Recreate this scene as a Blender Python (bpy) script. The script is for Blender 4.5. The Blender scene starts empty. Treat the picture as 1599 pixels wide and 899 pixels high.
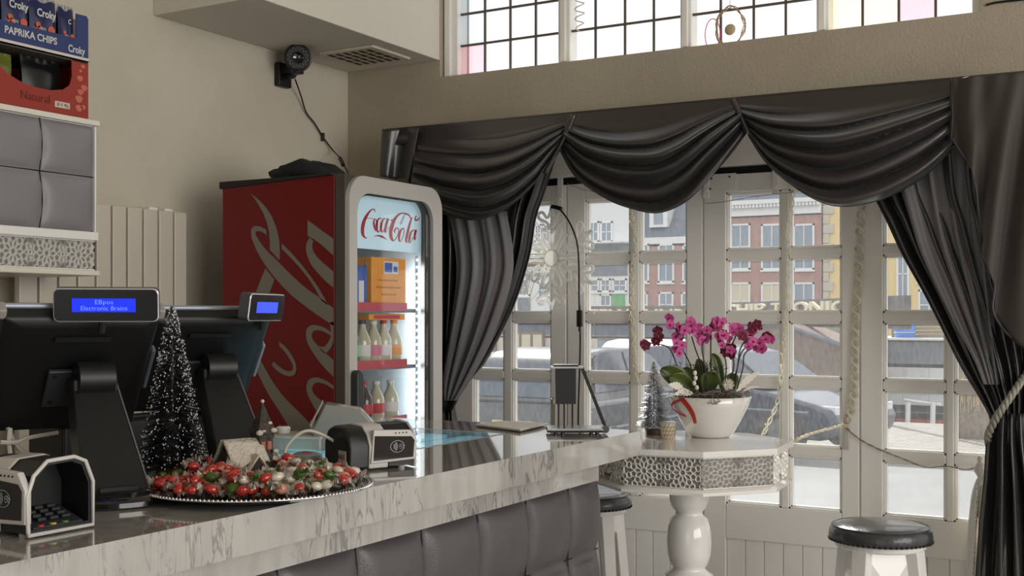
import bpy, bmesh, math, random
from mathutils import Vector, Matrix
random.seed(7)
PI = math.pi; sin = math.sin; cos = math.cos
SC = bpy.context.scene
COL = SC.collection

# ------------------------------------------------------------ camera, world, light, exposure
EYE = Vector((0, 0, 1.5))
YAW = math.radians(29.8)
FPX = 1833.0; HOR = 495.0
cd = bpy.data.cameras.new('camera'); cam = bpy.data.objects.new('camera', cd); COL.objects.link(cam)
cam.location = EYE; cam.rotation_euler = (PI/2, 0, YAW)
cd.sensor_width = 36; cd.lens = FPX/1599*36; cd.shift_y = (HOR-449.5)/1599
cd.clip_start = .05; cd.clip_end = 400
SC.camera = cam
SC.view_settings.view_transform = 'Standard'; SC.view_settings.look = 'None'
SC.view_settings.gamma = 1; SC.view_settings.use_curve_mapping = False
SC.view_settings.exposure = 0.0
SC.cycles.use_denoising = True
SC.cycles.max_bounces = 10; SC.cycles.transparent_max_bounces = 24
SC.cycles.diffuse_bounces = 5; SC.cycles.glossy_bounces = 4
SC.cycles.sample_clamp_indirect = 6
SC.cycles.caustics_reflective = False; SC.cycles.caustics_refractive = False

w = bpy.data.worlds.new('sky'); SC.world = w; w.use_nodes = True
bg = w.node_tree.nodes['Background']; bg.inputs[0].default_value = (.97, .985, 1.0, 1); bg.inputs[1].default_value = 1.25

def light(name, kind, loc, rot, energy, color=(1, 1, 1), size=None, size_y=None, angle=None):
    l = bpy.data.lights.new(name, kind); o = bpy.data.objects.new(name, l); COL.objects.link(o)
    o.location = loc; o.rotation_euler = rot; l.energy = energy; l.color = color
    if size: l.shape = 'RECTANGLE'; l.size = size; l.size_y = size_y or size
    if angle: l.angle = angle
    return o
# sun ahead of the camera, to the left, shining towards the room
sd = Vector((.62, -.86, -.85)).normalized()
sun = light('sun', 'SUN', (0, 8, 8), (0, 0, 0), 4.6, (1, .965, .91), angle=.03)
sun.rotation_euler = sd.to_track_quat('-Z', 'Y').to_euler()
# added fill lamps, unseen: daylight from the right, a weak one behind
light('side_daylight_fill', 'AREA', (3.9, .8, 2.1), (0, PI/2, 0), 160, (1, .97, .93), 2.4, 5.0)
light('rear_fill', 'AREA', (1.0, -3.9, 1.9), (-PI/2, PI, 0), 4, (1, .97, .93), 3.0, 2.4)

# ------------------------------------------------------------ helpers
SY, CY = sin(YAW), cos(YAW)
def at(x, y, X=None, Y=None, Z=None, D=None):
    t = (x-799.5)/FPX
    d = Vector((-SY+CY*t, CY+SY*t, (HOR-y)/FPX))
    if X is not None: k = X/d.x
    elif Y is not None: k = Y/d.y
    elif Z is not None: k = (Z-EYE.z)/d.z
    else: k = D
    return EYE + d*k
V = Vector

def srgb(c):
    return tuple((v/12.92 if v <= .04045 else ((v+.055)/1.055)**2.4) for v in c)
MATS = {}
def mat(name, rgb=(200, 200, 200), rough=.5, metal=0, spec=.5, coat=0, coat_rough=.03, emit=None, es=1, alpha=None, trans=0, sheen=0, noise=None, bump=None, ior=None):
    """noise=(scale, rgb2, detail) mixes to a second colour; bump=(scale, strength)"""
    if name in MATS: return MATS[name]
    m = bpy.data.materials.new(name); m.use_nodes = True; nt = m.node_tree; b = nt.nodes['Principled BSDF']
    c = srgb([v/255 for v in rgb])
    b.inputs['Base Color'].default_value = (*c, 1); b.inputs['Roughness'].default_value = rough
    b.inputs['Metallic'].default_value = metal; b.inputs['Specular IOR Level'].default_value = spec
    b.inputs['Coat Weight'].default_value = coat; b.inputs['Coat Roughness'].default_value = coat_rough
    b.inputs['Transmission Weight'].default_value = trans
    if ior: b.inputs['IOR'].default_value = ior
    if sheen: b.inputs['Sheen Weight'].default_value = sheen; b.inputs['Sheen Roughness'].default_value = .4
    if emit:
        b.inputs['Emission Color'].default_value = (*srgb([v/255 for v in emit]), 1); b.inputs['Emission Strength'].default_value = es
    if alpha is not None: b.inputs['Alpha'].default_value = alpha
    if noise or bump:
        tc = nt.nodes.new('ShaderNodeTexCoord')
    if noise:
        n = nt.nodes.new('ShaderNodeTexNoise'); n.inputs['Scale'].default_value = noise[0]; n.inputs['Detail'].default_value = noise[2] if len(noise) > 2 else 4
        r = nt.nodes.new('ShaderNodeValToRGB'); r.color_ramp.elements[0].position = .35; r.color_ramp.elements[1].position = .65
        r.color_ramp.elements[0].color = (*c, 1); r.color_ramp.elements[1].color = (*srgb([v/255 for v in noise[1]]), 1)
        nt.links.new(tc.outputs['Object'], n.inputs['Vector']); nt.links.new(n.outputs['Fac'], r.inputs['Fac']); nt.links.new(r.outputs['Color'], b.inputs['Base Color'])
    if bump:
        n = nt.nodes.new('ShaderNodeTexNoise'); n.inputs['Scale'].default_value = bump[0]; n.inputs['Detail'].default_value = 5
        bp = nt.nodes.new('ShaderNodeBump'); bp.inputs['Strength'].default_value = bump[1]; bp.inputs['Distance'].default_value = .01
        nt.links.new(tc.outputs['Object'], n.inputs['Vector']); nt.links.new(n.outputs['Fac'], bp.inputs['Height']); nt.links.new(bp.outputs['Normal'], b.inputs['Normal'])
    MATS[name] = m; return m

def glass(name, tint=(1, 1, 1), gloss=1.0, dust=0, pattern=None):
    """thin sheet: transparent + fresnel gloss (+ real dust as a lit diffuse/translucent film)"""
    if name in MATS: return MATS[name]
    m = bpy.data.materials.new(name); m.use_nodes = True; nt = m.node_tree; N = nt.nodes; L = nt.links
    for n in list(N): N.remove(n)
    out = N.new('ShaderNodeOutputMaterial'); tr = N.new('ShaderNodeBsdfTransparent'); tr.inputs[0].default_value = (*tint, 1)
    gl = N.new('ShaderNodeBsdfGlossy'); gl.inputs['Roughness'].default_value = .02
    lw = N.new('ShaderNodeLayerWeight'); lw.inputs[0].default_value = .5
    pw = N.new('ShaderNodeMath'); pw.operation = 'POWER'; pw.inputs[1].default_value = 4.5; L.new(lw.outputs['Facing'], pw.inputs[0])
    fr = N.new('ShaderNodeMath'); fr.operation = 'MULTIPLY_ADD'; fr.inputs[1].default_value = .9; fr.inputs[2].default_value = .06; L.new(pw.outputs[0], fr.inputs[0])
    mul = N.new('ShaderNodeMath'); mul.operation = 'MULTIPLY'; mul.use_clamp = True; mul.inputs[1].default_value = gloss; L.new(fr.outputs[0], mul.inputs[0])
    mx = N.new('ShaderNodeMixShader'); L.new(mul.outputs[0], mx.inputs[0]); L.new(tr.outputs[0], mx.inputs[1]); L.new(gl.outputs[0], mx.inputs[2])
    last = mx
    if dust:
        tl = N.new('ShaderNodeBsdfTranslucent'); tl.inputs[0].default_value = (.95, .95, .95, 1)
        tc = N.new('ShaderNodeTexCoord'); mp = N.new('ShaderNodeMapping'); mp.inputs['Scale'].default_value = (26, 26, 9)
        mp.inputs['Rotation'].default_value = (0, .5, 0)
        nz = N.new('ShaderNodeTexNoise'); nz.inputs['Scale'].default_value = 4; nz.inputs['Detail'].default_value = 8; nz.inputs['Roughness'].default_value = .75
        mr = N.new('ShaderNodeMapRange'); mr.inputs['From Min'].default_value = .35; mr.inputs['From Max'].default_value = .75
        mr.inputs['To Min'].default_value = dust*.65; mr.inputs['To Max'].default_value = dust*1.6
        L.new(tc.outputs['Object'], mp.inputs[0]); L.new(mp.outputs[0], nz.inputs['Vector']); L.new(nz.outputs['Fac'], mr.inputs['Value'])
        m2 = N.new('ShaderNodeMixShader'); L.new(mr.outputs[0], m2.inputs[0]); L.new(mx.outputs[0], m2.inputs[1]); L.new(tl.outputs[0], m2.inputs[2]); last = m2
    L.new(last.outputs[0], out.inputs[0])
    MATS[name] = m; return m

def smooth_path(pts, n=6):
    pts = [V(p) for p in pts]
    if len(pts) < 3: return pts
    out = []
    for i in range(len(pts)-1):
        p0 = pts[max(i-1, 0)]; p1 = pts[i]; p2 = pts[i+1]; p3 = pts[min(i+2, len(pts)-1)]
        for k in range(n):
            t = k/n; t2 = t*t; t3 = t2*t
            out.append(.5*((2*p1)+(p2-p0)*t+(2*p0-5*p1+4*p2-p3)*t2+(3*p1-p0-3*p2+p3)*t3))
    out.append(pts[-1]); return out

def interp(keys, v):
    """keys: [(v, value...)] linear interpolation"""
    if v <= keys[0][0]: return keys[0][1:]
    for a, b in zip(keys, keys[1:]):
        if v <= b[0]:
            t = (v-a[0])/(b[0]-a[0]); return tuple(p+(q-p)*t for p, q in zip(a[1:], b[1:]))
    return keys[-1][1:]

class MB:
    def __init__(s): s.v = []; s.f = []; s.mi = []; s.m = 0; s.M = Matrix()
    def add(s, vs, fs):
        o = len(s.v); s.v += [s.M @ V(p) for p in vs]; s.f += [tuple(i+o for i in f) for f in fs]; s.mi += [s.m]*len(fs); return s
    def box(s, a, b, M=None):
        x0, y0, z0 = a; x1, y1, z1 = b
        if x0 > x1: x0, x1 = x1, x0
        if y0 > y1: y0, y1 = y1, y0
        if z0 > z1: z0, z1 = z1, z0
        vs = [V(p) for p in ((x0, y0, z0), (x1, y0, z0), (x1, y1, z0), (x0, y1, z0), (x0, y0, z1), (x1, y0, z1), (x1, y1, z1), (x0, y1, z1))]
        if M: vs = [M @ p for p in vs]
        return s.add(vs, [(0, 3, 2, 1), (4, 5, 6, 7), (0, 1, 5, 4), (1, 2, 6, 5), (2, 3, 7, 6), (3, 0, 4, 7)])
    def loft(s, rings, cap=True, closed=True):
        n = len(rings[0]); vs = [p for r in rings for p in r]; fs = []
        for i in range(len(rings)-1):
            for j in range(n if closed else n-1):
                k = (j+1) % n; fs.append((i*n+j, i*n+k, (i+1)*n+k, (i+1)*n+j))
        if cap: fs += [tuple(range(n-1, -1, -1)), tuple(range((len(rings)-1)*n, len(rings)*n))]
        return s.add(vs, fs)
    def tube(s, path, r, n=8, r1=None, cap=True):
        path = [V(p) for p in path]; rings = []; up = None
        for i, p in enumerate(path):
            t = (path[min(i+1, len(path)-1)]-path[max(i-1, 0)])
            if t.length < 1e-9: t = V((0, 0, 1))
            t.normalize()
            if up is None: up = V((0, 0, 1)) if abs(t.z) < .9 else V((1, 0, 0))
            a = t.cross(up)
            if a.length < 1e-4: a = t.cross(V((0, 1, .3)))
            a.normalize(); b = a.cross(t); up = b
            f = i/max(1, len(path)-1)
            rr = r[i] if isinstance(r, (list, tuple)) else (r if r1 is None else r+(r1-r)*f)
            rings.append([p+a*rr*cos(2*PI*j/n)+b*rr*sin(2*PI*j/n) for j in range(n)])
        return s.loft(rings, cap)
    def cyl(s, a, b, r, r1=None, n=24): return s.tube([a, b], r, n, r if r1 is None else r1)
    def lathe(s, prof, c=(0, 0, 0), n=32, axis=None):
        c = V(c); rings = []
        for r, z in prof:
            rings.append([V((r*cos(2*PI*j/n), r*sin(2*PI*j/n), z)) for j in range(n)])
        if axis is not None:
            q = V((0, 0, 1)).rotation_difference(V(axis).normalized())
            rings = [[q @ p for p in rg] for rg in rings]
        rings = [[p+c for p in rg] for rg in rings]
        return s.loft(rings, True)
    def sphere(s, c, r, n=12, sc=(1, 1, 1), M=None):
        c = V(c); rings = []
        for i in range(1, n//2):
            a = PI*i/(n//2); rings.append([V((r*sc[0]*sin(a)*cos(2*PI*j/n), r*sc[1]*sin(a)*sin(2*PI*j/n), r*sc[2]*cos(a))) for j in range(n)])
        if M: rings = [[M @ p for p in g] for g in rings]
        t = V((0, 0, r*sc[2])); 
        if M: t = M @ t
        o = len(s.v); s.loft([[p+c for p in g] for g in rings], False)
        k = len(s.v); s.add([c+t, c-t], []); nn = len(rings)-1
        for j in range(n):
            s.f.append((k, o+(j+1) % n, o+j)); s.f.append((k+1, o+nn*n+j, o+nn*n+(j+1) % n)); s.mi += [s.m]*2
        return s
    def prism(s, poly, d):
        """poly: 3d points in order, d: extrusion vector"""
        poly = [V(p) for p in poly]; d = V(d)
        return s.loft([poly, [p+d for p in poly]])
    def grid(s, fn, nu, nv, wrap=False):
        vs = [fn(i/nu, j/nv) for j in range(nv+1) for i in range(nu+1)]; W = nu+1
        return s.add(vs, [(j*W+i, j*W+i+1, (j+1)*W+i+1, (j+1)*W+i) for j in range(nv) for i in range(nu)])
    def ribbon(s, L, R):
        o = len(s.v); n = len(L); s.add(list(L)+list(R), [(i, i+1, n+i+1, n+i) for i in range(n-1)]); return s
    def build(s, name, mats, parent=None, smooth=False, bevel=0, local=False, seg=2, solid=0, sub=0, mod_angle=35):
        me = bpy.data.meshes.new(name); vs = s.v
        if parent is not None and not local:
            off = parent.get('_off'); off = V(off) if off is not None else V((0, 0, 0)); vs = [p-off for p in vs]
        loc = V((0, 0, 0))
        if parent is None and vs:
            xs = [p.x for p in vs]; ys = [p.y for p in vs]; zs = [p.z for p in vs]
            loc = V(((min(xs)+max(xs))/2, (min(ys)+max(ys))/2, min(zs))); vs = [p-loc for p in vs]
        me.from_pydata([tuple(p) for p in vs], [], s.f)
        if not isinstance(mats, (list, tuple)): mats = [mats]
        for m in mats: me.materials.append(m)
        me.polygons.foreach_set('material_index', s.mi)
        bm = bmesh.new(); bm.from_mesh(me); bmesh.ops.recalc_face_normals(bm, faces=bm.faces); bm.to_mesh(me); bm.free()
        if smooth:
            me.polygons.foreach_set('use_smooth', [True]*len(me.polygons))
            if smooth != 'all':
                try: me.set_sharp_from_angle(angle=math.radians(mod_angle))
                except Exception: pass
        me.update()
        o = bpy.data.objects.new(name, me); COL.objects.link(o); o.location = loc
        if parent is not None:
            o.parent = parent
            if parent.get('_off') is not None: o['_off'] = parent['_off']
        if solid:
            md = o.modifiers.new('thickness', 'SOLIDIFY'); md.thickness = solid; md.offset = 0
        if bevel:
            md = o.modifiers.new('bevel', 'BEVEL'); md.width = bevel; md.segments = seg; md.limit_method = 'ANGLE'; md.angle_limit = .6
            me.polygons.foreach_set('use_smooth', [True]*len(me.polygons))
            wn = o.modifiers.new('wn', 'WEIGHTED_NORMAL')
        if sub:
            md = o.modifiers.new('sub', 'SUBSURF'); md.levels = sub; md.render_levels = sub
        return o

def tag(o, label=None, cat=None, group=None, kind=None):
    if label: o['label'] = label
    if cat: o['category'] = cat
    if group: o['group'] = group
    if kind: o['kind'] = kind
    return o
def thing(name, loc, label, cat, rz=0, group=None):
    o = bpy.data.objects.new(name, None); COL.objects.link(o); o.location = loc; o.rotation_euler = (0, 0, rz); o.empty_display_size = .05
    o['_off'] = list(loc)
    return tag(o, label, cat, group)
def struct(o): o['kind'] = 'structure'; return o
def sthing(name, loc):
    o = bpy.data.objects.new(name, None); COL.objects.link(o); o.location = loc; o['_off'] = list(loc); o['kind'] = 'structure'; o.empty_display_size = .05; return o
def copy_tree(o, parent=None):
    c = o.copy(); COL.objects.link(c)
    if parent is not None: c.parent = parent
    for ch in list(o.children): copy_tree(ch, c)
    return c

def text_data(body, align='CENTER', bold=0, space=1, extrude=0, shear=0):
    cu = bpy.data.curves.new('lettering', 'FONT'); cu.body = body; cu.align_x = align; cu.align_y = 'CENTER'
    cu.offset = bold; cu.space_character = space; cu.size = 1; cu.resolution_u = 3; cu.extrude = extrude; cu.shear = shear
    o = bpy.data.objects.new('lettering', cu); COL.objects.link(o)
    dg = bpy.context.evaluated_depsgraph_get(); ev = o.evaluated_get(dg); me = ev.to_mesh()
    vs = [v.co.copy() for v in me.vertices]; fs = [tuple(p.vertices) for p in me.polygons]
    ev.to_mesh_clear(); bpy.data.objects.remove(o); bpy.data.curves.remove(cu)
    return vs, fs
def text(mb, body, o, xd, yd, size, sx=1, **k):
    vs, fs = text_data(body, **k); o = V(o); xd = V(xd).normalized()*size*sx; yd = V(yd).normalized()*size; zd = xd.cross(yd).normalized()*size
    mb.add([o+xd*p.x+yd*p.y+zd*p.z for p in vs], fs); return mb

# ------------------------------------------------------------ materials
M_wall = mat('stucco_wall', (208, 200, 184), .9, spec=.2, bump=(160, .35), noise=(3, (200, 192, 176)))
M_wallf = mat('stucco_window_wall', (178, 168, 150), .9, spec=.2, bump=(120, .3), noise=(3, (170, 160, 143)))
M_white = mat('white_paint', (238, 236, 231), .35, spec=.5, bump=(30, .03))
M_whiteg = mat('white_gloss', (232, 230, 226), .12, spec=.5, coat=.6)
M_floor = mat('floor_tile', (182, 179, 175), .35, noise=(8, (192, 189, 185)))
M_black = mat('black_plastic', (15, 15, 16), .45)
M_blackm = mat('black_matt', (14, 14, 15), .7)
M_dgrey = mat('dark_grey_plastic', (48, 49, 52), .4)
M_silver = mat('silver_plastic', (190, 194, 200), .3, metal=.4)
M_steel = mat('brushed_steel', (188, 186, 182), .32, metal=.75)
M_chrome = mat('chrome', (220, 220, 222), .08, metal=1)
M_leather = mat('grey_leather', (78, 75, 76), .33, spec=.5, bump=(260, .12))
M_leatherp = mat('pale_grey_leather', (132, 130, 132), .36, spec=.5, bump=(260, .1))
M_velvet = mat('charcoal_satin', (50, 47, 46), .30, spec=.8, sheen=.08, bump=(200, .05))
M_velvet2 = mat('satin_lining_highlight', (122, 120, 122), .45, spec=.3, sheen=.2, bump=(220, .08))  # lighter grey: curtain backing, and the left fold's painted highlight
M_seam = mat('curtain_seam', (34, 32, 32), .5)
M_red = mat('fridge_red', (112, 10, 14), .35, spec=.4)
M_redwhite = mat('fridge_silver_lettering', (126, 120, 108), .4)
M_gold = mat('gold', (190, 150, 80), .3, metal=.8)
M_lead = mat('lead_came', (92, 84, 78), .6)
M_pane = glass('window_pane', (.97, .98, .98), .8, dust=.085)
M_glass = glass('clear_glass', (.98, .99, .99), 1.0)
M_rope = mat('silver_rope', (150, 146, 136), .5, metal=.2)
def backlit(n, rgb, f=.5, rough=.15, coat=0):
    m = mat(n, rgb, rough, coat=coat); nt = m.node_tree; b_ = nt.nodes['Principled BSDF']; tl = nt.nodes.new('ShaderNodeBsdfTranslucent'); tl.inputs[0].default_value = b_.inputs['Base Color'].default_value
    mx = nt.nodes.new('ShaderNodeMixShader'); mx.inputs[0].default_value = f; out = nt.nodes['Material Output']
    nt.links.new(b_.outputs[0], mx.inputs[1]); nt.links.new(tl.outputs[0], mx.inputs[2]); nt.links.new(mx.outputs[0], out.inputs[0]); return m
M_cable_w = mat('white_cable', (196, 190, 178), .5)

def marble(name, base, vein, top=False):
    m = bpy.data.materials.new(name); m.use_nodes = True; nt = m.node_tree; N = nt.nodes; L = nt.links; b = N['Principled BSDF']
    tc = N.new('ShaderNodeTexCoord'); mp = N.new('ShaderNodeMapping'); mp.inputs['Rotation'].default_value = (.55, .3, .5); mp.inputs['Scale'].default_value = (8.5, 8.5, 1.9)
    n1 = N.new('ShaderNodeTexNoise'); n1.inputs['Scale'].default_value = 3.5; n1.inputs['Detail'].default_value = 8; n1.inputs['Distortion'].default_value = .9
    L.new(tc.outputs['Object'], mp.inputs[0]); L.new(mp.outputs[0], n1.inputs['Vector'])
    s = N.new('ShaderNodeMath'); s.operation = 'SUBTRACT'; s.inputs[1].default_value = .5; L.new(n1.outputs['Fac'], s.inputs[0])
    a = N.new('ShaderNodeMath'); a.operation = 'ABSOLUTE'; L.new(s.outputs[0], a.inputs[0])
    r = N.new('ShaderNodeValToRGB'); e = r.color_ramp.elements
    e[0].position = 0; e[0].color = (*srgb([v/255 for v in vein]), 1); e[1].position = .035; e[1].color = (*srgb([v/255 for v in base]), 1)
    n2 = N.new('ShaderNodeTexNoise'); n2.inputs['Scale'].default_value = 2.2; n2.inputs['Detail'].default_value = 5
    L.new(mp.outputs[0], n2.inputs['Vector'])
    n3 = N.new('ShaderNodeTexNoise'); n3.inputs['Scale'].default_value = 3.0; n3.inputs['Detail'].default_value = 3; L.new(tc.outputs['Object'], n3.inputs['Vector'])
    k1 = N.new('ShaderNodeMath'); k1.operation = 'SUBTRACT'; k1.inputs[1].default_value = .46; k1.use_clamp = True; L.new(n3.outputs['Fac'], k1.inputs[0])
    k2 = N.new('ShaderNodeMath'); k2.operation = 'MULTIPLY_ADD'; k2.inputs[1].default_value = .35; L.new(k1.outputs[0], k2.inputs[0]); L.new(a.outputs[0], k2.inputs[2]); L.new(k2.outputs[0], r.inputs[0])
    mx = N.new('ShaderNodeMix'); mx.data_type = 'RGBA'; mx.blend_type = 'MULTIPLY'; mx.inputs[0].default_value = .6
    r2 = N.new('ShaderNodeValToRGB'); r2.color_ramp.elements[0].position = .35; r2.color_ramp.elements[0].color = (.72, .72, .72, 1); r2.color_ramp.elements[1].position = .6; r2.color_ramp.elements[1].color = (1, 1, 1, 1)
    L.new(n2.outputs['Fac'], r2.inputs[0]); L.new(r.outputs[0], mx.inputs[6]); L.new(r2.outputs[0], mx.inputs[7]); L.new(mx.outputs[2], b.inputs['Base Color'])
    b.inputs['Roughness'].default_value = .07; b.inputs['Specular IOR Level'].default_value = .6; b.inputs['Coat Weight'].default_value = .6; b.inputs['Coat Roughness'].default_value = .02
    MATS[name] = m; return m
M_marble = marble('white_marble', (176, 173, 168), (122, 121, 120))
# ------------------------------------------------------------ the room
XL, XR, YW, YB, ZC = -3.3, 4.2, 4.26, -4.2, 3.7
DY = 4.38                                   # inner face of the french doors
def X_at(px, Y=DY): return at(px, HOR, Y=Y).x
struct(MB().box((XL-.2, YB, -.12), (XR+.2, YW+.34, 0)).build('floor', M_floor))
struct(MB().box((XL-.2, YB-.2, ZC), (XR+.2, YW+.3, ZC+.15)).build('ceiling', M_wall))
struct(MB().box((XL-.2, YB-.2, 0), (XL, YW+.24, ZC)).build('wall_left', M_wall))
# right wall with a wide window opening, back wall with an opening
b = MB(); b.box((XR, YB, 0), (XR+.2, YW, .8)); b.box((XR, YB, 3.1), (XR+.2, YW, ZC)); b.box((XR, YB, .8), (XR+.2, -2, 3.1)); b.box((XR, 3.4, .8), (XR+.2, YW, 3.1))
struct(b.build('wall_right', M_wall))
b = MB(); b.box((XL, YB-.2, 0), (-.6, YB, ZC)); b.box((2.6, YB-.2, 0), (XR+.2, YB, ZC)); b.box((-.6, YB-.2, 2.9), (2.6, YB, ZC))
struct(b.build('wall_back', M_wall))
# window wall: lower opening for the french doors, upper opening for the leaded window
LO0, LO1, LOZ = -3.02, 3.9, 2.26
UO0, UO1, UZ0, UZ1 = -2.8, -.60, 2.54, 3.46
b = MB()
b.box((XL, YW, 0), (LO0, YW+.24, LOZ)); b.box((LO1, YW, 0), (XR, YW+.24, LOZ))
b.box((XL, YW, LOZ), (XR, YW+.24, UZ0)); b.box((XL, YW, UZ0), (UO0, YW+.24, ZC)); b.box((UO1, YW, UZ0), (XR, YW+.24, ZC)); b.box((UO0, YW, UZ1), (UO1, YW+.24, ZC))
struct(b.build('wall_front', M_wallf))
# boxed-in soffit along the left wall
struct(MB().box((XL, 3.10, 2.612), (-2.8, YW, ZC)).build('trim_1', mat('soffit_plaster', (212, 206, 194), .9, spec=.2, bump=(150, .35)), bevel=.004))
tag(bpy.data.objects['trim_1'], 'boxed-in plaster soffit above the drinks fridge')

# ---- french doors
ZR = [.775, .994, 1.252, 1.5, 1.743, 1.985]
DTOP = 2.055
def french_door(idx, pxs, handle=None, xs=None):
    """pxs: left edge, [(glass0, glass1)...], right edge"""
    conv = (lambda p: X_at(p)) if xs is None else (lambda p: p)
    x0, x1 = conv(pxs[0])+.002, conv(pxs[-1])-.002; cols = [(conv(a), conv(c)) for a, c in pxs[1]]
    y0, y1 = DY, DY+.05
    t = sthing('door_%d' % idx, ((x0+x1)/2, DY, 0))
    f = MB(); g0, g1 = cols[0][0], cols[-1][1]
    f.box((x0, y0, .02), (g0, y1, DTOP)); f.box((g1, y0, .02), (x1, y1, DTOP))
    f.box((g0, y0, ZR[-1]), (g1, y1, DTOP)); f.box((g0, y0, .64), (g1, y1, ZR[0])); f.box((g0, y0, .02), (g1, y1, .16))
    for (a, c), (d, e) in zip(cols, cols[1:]): f.box((c, y0+.004, ZR[0]), (d, y1, ZR[-1]))
    for z in ZR[1:-1]:
        for a, c in cols: f.box((a, y0+.004, z-.016), (c, y1, z+.016))
    f.build('door_frame', M_white, t, bevel=.004)
    mo = MB()                                # glazing beads: stepped moulding round each pane
    for a, c in cols:
        for zi in range(5):
            z0 = ZR[zi]+(.016 if zi else 0); z1 = ZR[zi+1]-(.016 if zi < 4 else 0)
            for k, (ins, yy) in enumerate(((.006, .008), (.011, .018))):
                for q in ((a, z0, a+ins, z1), (c-ins, z0, c, z1), (a, z0, c, z0+ins), (a, z1-ins, c, z1)):
                    mo.box((q[0], y0+yy, q[1]), (q[2], y1-.012, q[3]))
    mo.build('glazing_bead', M_white, t)
    gl = MB()
    for a, c in cols:
        for zi in range(5): gl.add([(a, y0+.032, ZR[zi]), (c, y0+.032, ZR[zi]), (c, y0+.032, ZR[zi+1]), (a, y0+.032, ZR[zi+1])], [(0, 1, 2, 3)])
    gl.build('glass_panes', M_pane, t)
    pn = MB(); n = max(3, round((g1-g0)/.075)); ww = (g1-g0)/n       # tongue and groove boards below
    for i in range(n):
        pn.box((g0+i*ww+.0015, y0+.012, .16), (g0+(i+1)*ww-.0015, y0+.035, .64))
    pn.box((g0, y0+.02, .16), (g1, y0+.04, .64))
    pn.build('boarded_panel', M_white, t, bevel=.002, seg=1)
    if handle is not None:
        hx, hz = handle; h = MB(); h.box((hx-.011, y0-.012, hz-.07), (hx+.011, y0+.002, hz+.06)); 
        ho = h.build('handle_plate', mat('bare_handle_plate', (206, 200, 190), .3, metal=.3), t, bevel=.003)
        k = MB(); k.box((hx-.006, y0-.03, hz+.03), (hx+.012, y0-.01, hz+.055)); k.build('door_knob', mat('knob', (190, 180, 165), .3, metal=.4), t, bevel=.004)
    return t
def hx(px, py): p = at(px, py, Y=DY); return (p.x, p.z)
french_door(1, (690, [(738, 786), (798, 860)], 884.5), hx(866, 642))
french_door(2, (885, [(913, 983), (997, 1072)], 1097.5))
french_door(3, (1098, [(1133, 1219), (1231, 1314)], 1342.5), hx(1323, 672))
french_door(4, (1343, [(1378, 1477), (1489, 1592)], 1640))
xb = X_at(1640)
for k in range(5):
    x = xb+.004+k*.62
    french_door(5+k, (x, [(x+.06, x+.30), (x+.325, x+.56)], x+.615), xs=1)
# door frame: head, posts, black track with brackets
b = MB(); b.box((LO0, DY-.02, DTOP+.03), (LO1, DY+.08, LOZ)); b.box((LO0, DY-.06, LOZ-.045), (LO1, DY-.02, LOZ))
b.box((LO0, DY-.02, 0), (X_at(690)-.001, DY+.08, DTOP+.03)); b.box((LO0, DY-.04, 0), (LO1, DY+.08, .018))
struct(b.build('trim_2', M_white, bevel=.004))
struct(MB().box((LO0, DY+.02, DTOP+.002), (LO1, DY+.03, DTOP+.03)).build('trim_3', M_blackm))
b = MB()
for px in (876, 1104, 1212):
    p = at(px, 285, Y=DY); b.box((p.x-.012, DY-.012, DTOP-.09), (p.x+.012, DY-.001, DTOP+.03)); b.cyl((p.x, DY-.02, DTOP-.06), (p.x, DY-.001, DTOP-.06), .007, n=10)
struct(b.build('trim_4', M_white, bevel=.002))
# mending plate with screw marks at top of door 3
p0 = at(1106, 300, Y=DY); p1 = at(1150, 270, Y=DY)
b = MB(); b.box((p0.x, DY-.006, p0.z), (p1.x, DY-.0005, p1.z)); b.m = 1
for px, py in ((1112, 279), (1140, 276), (1110, 295)):
    q = at(px, py, Y=DY); b.cyl((q.x, DY-.009, q.z), (q.x, DY-.005, q.z), .004, n=8)
struct(b.build('trim_5', [M_white, M_dgrey], bevel=.001))

# ---- upper leaded window
UY = 4.33
secs = [[720, 757.4, 797, 836.7, 875], [893, 930, 976, 1021, 1065], [1082, 1125.5, 1177, 1227, 1277], [1296, 1347, 1403.5, 1461, 1520]]
win = sthing('window_1', (-1.7, UY, UZ0))
f = MB(); zt = UZ1; ub = UZ0+.012
def ux(px): return at(px, 60, Y=UY).x
f.box((UO0, UY-.03, ub-.012), (ux(720), UY+.05, zt)); f.box((ux(1520), UY-.03, ub-.012), (UO1, UY+.05, zt))
f.box((ux(703), UY-.05, ub-.012), (ux(712), UY-.03, zt))
for a, c in zip(secs, secs[1:]): f.box((ux(a[-1]), UY-.02, ub), (ux(c[0]), UY+.05, zt)); f.box(((ux(a[-1])+ux(c[0]))/2-.012, UY-.035, ub), ((ux(a[-1])+ux(c[0]))/2+.012, UY-.02, zt))
f.box((UO0, UY-.02, UZ0), (UO1, UY+.05, ub)); f.box((UO0, UY-.02, zt-.04), (UO1, UY+.05, zt))
f.build('window_frame', M_white, win, bevel=.003)
rows = [UZ0+.012]+[2.680+.137*k for k in range(6)]
ld = MB()
for s in secs:
    for px in s[1:-1]: ld.box((ux(px)-.004, UY-.004, ub), (ux(px)+.004, UY+.006, zt-.04))
    for z in rows[1:]: ld.box((ux(s[0]), UY-.005, z-.004), (ux(s[-1]), UY+.007, z+.004))
ld.build('lead_bars', M_lead, win)
tints = [glass('leaded_clear', (1, 1, 1), .5), glass('leaded_yellow', (1, .93, .72), .5, dust=.12), glass('leaded_pink', (.93, .62, .70), .5, dust=.12), glass('leaded_blue', (.80, .88, .95), .5, dust=.1)]
g = MB()
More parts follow.
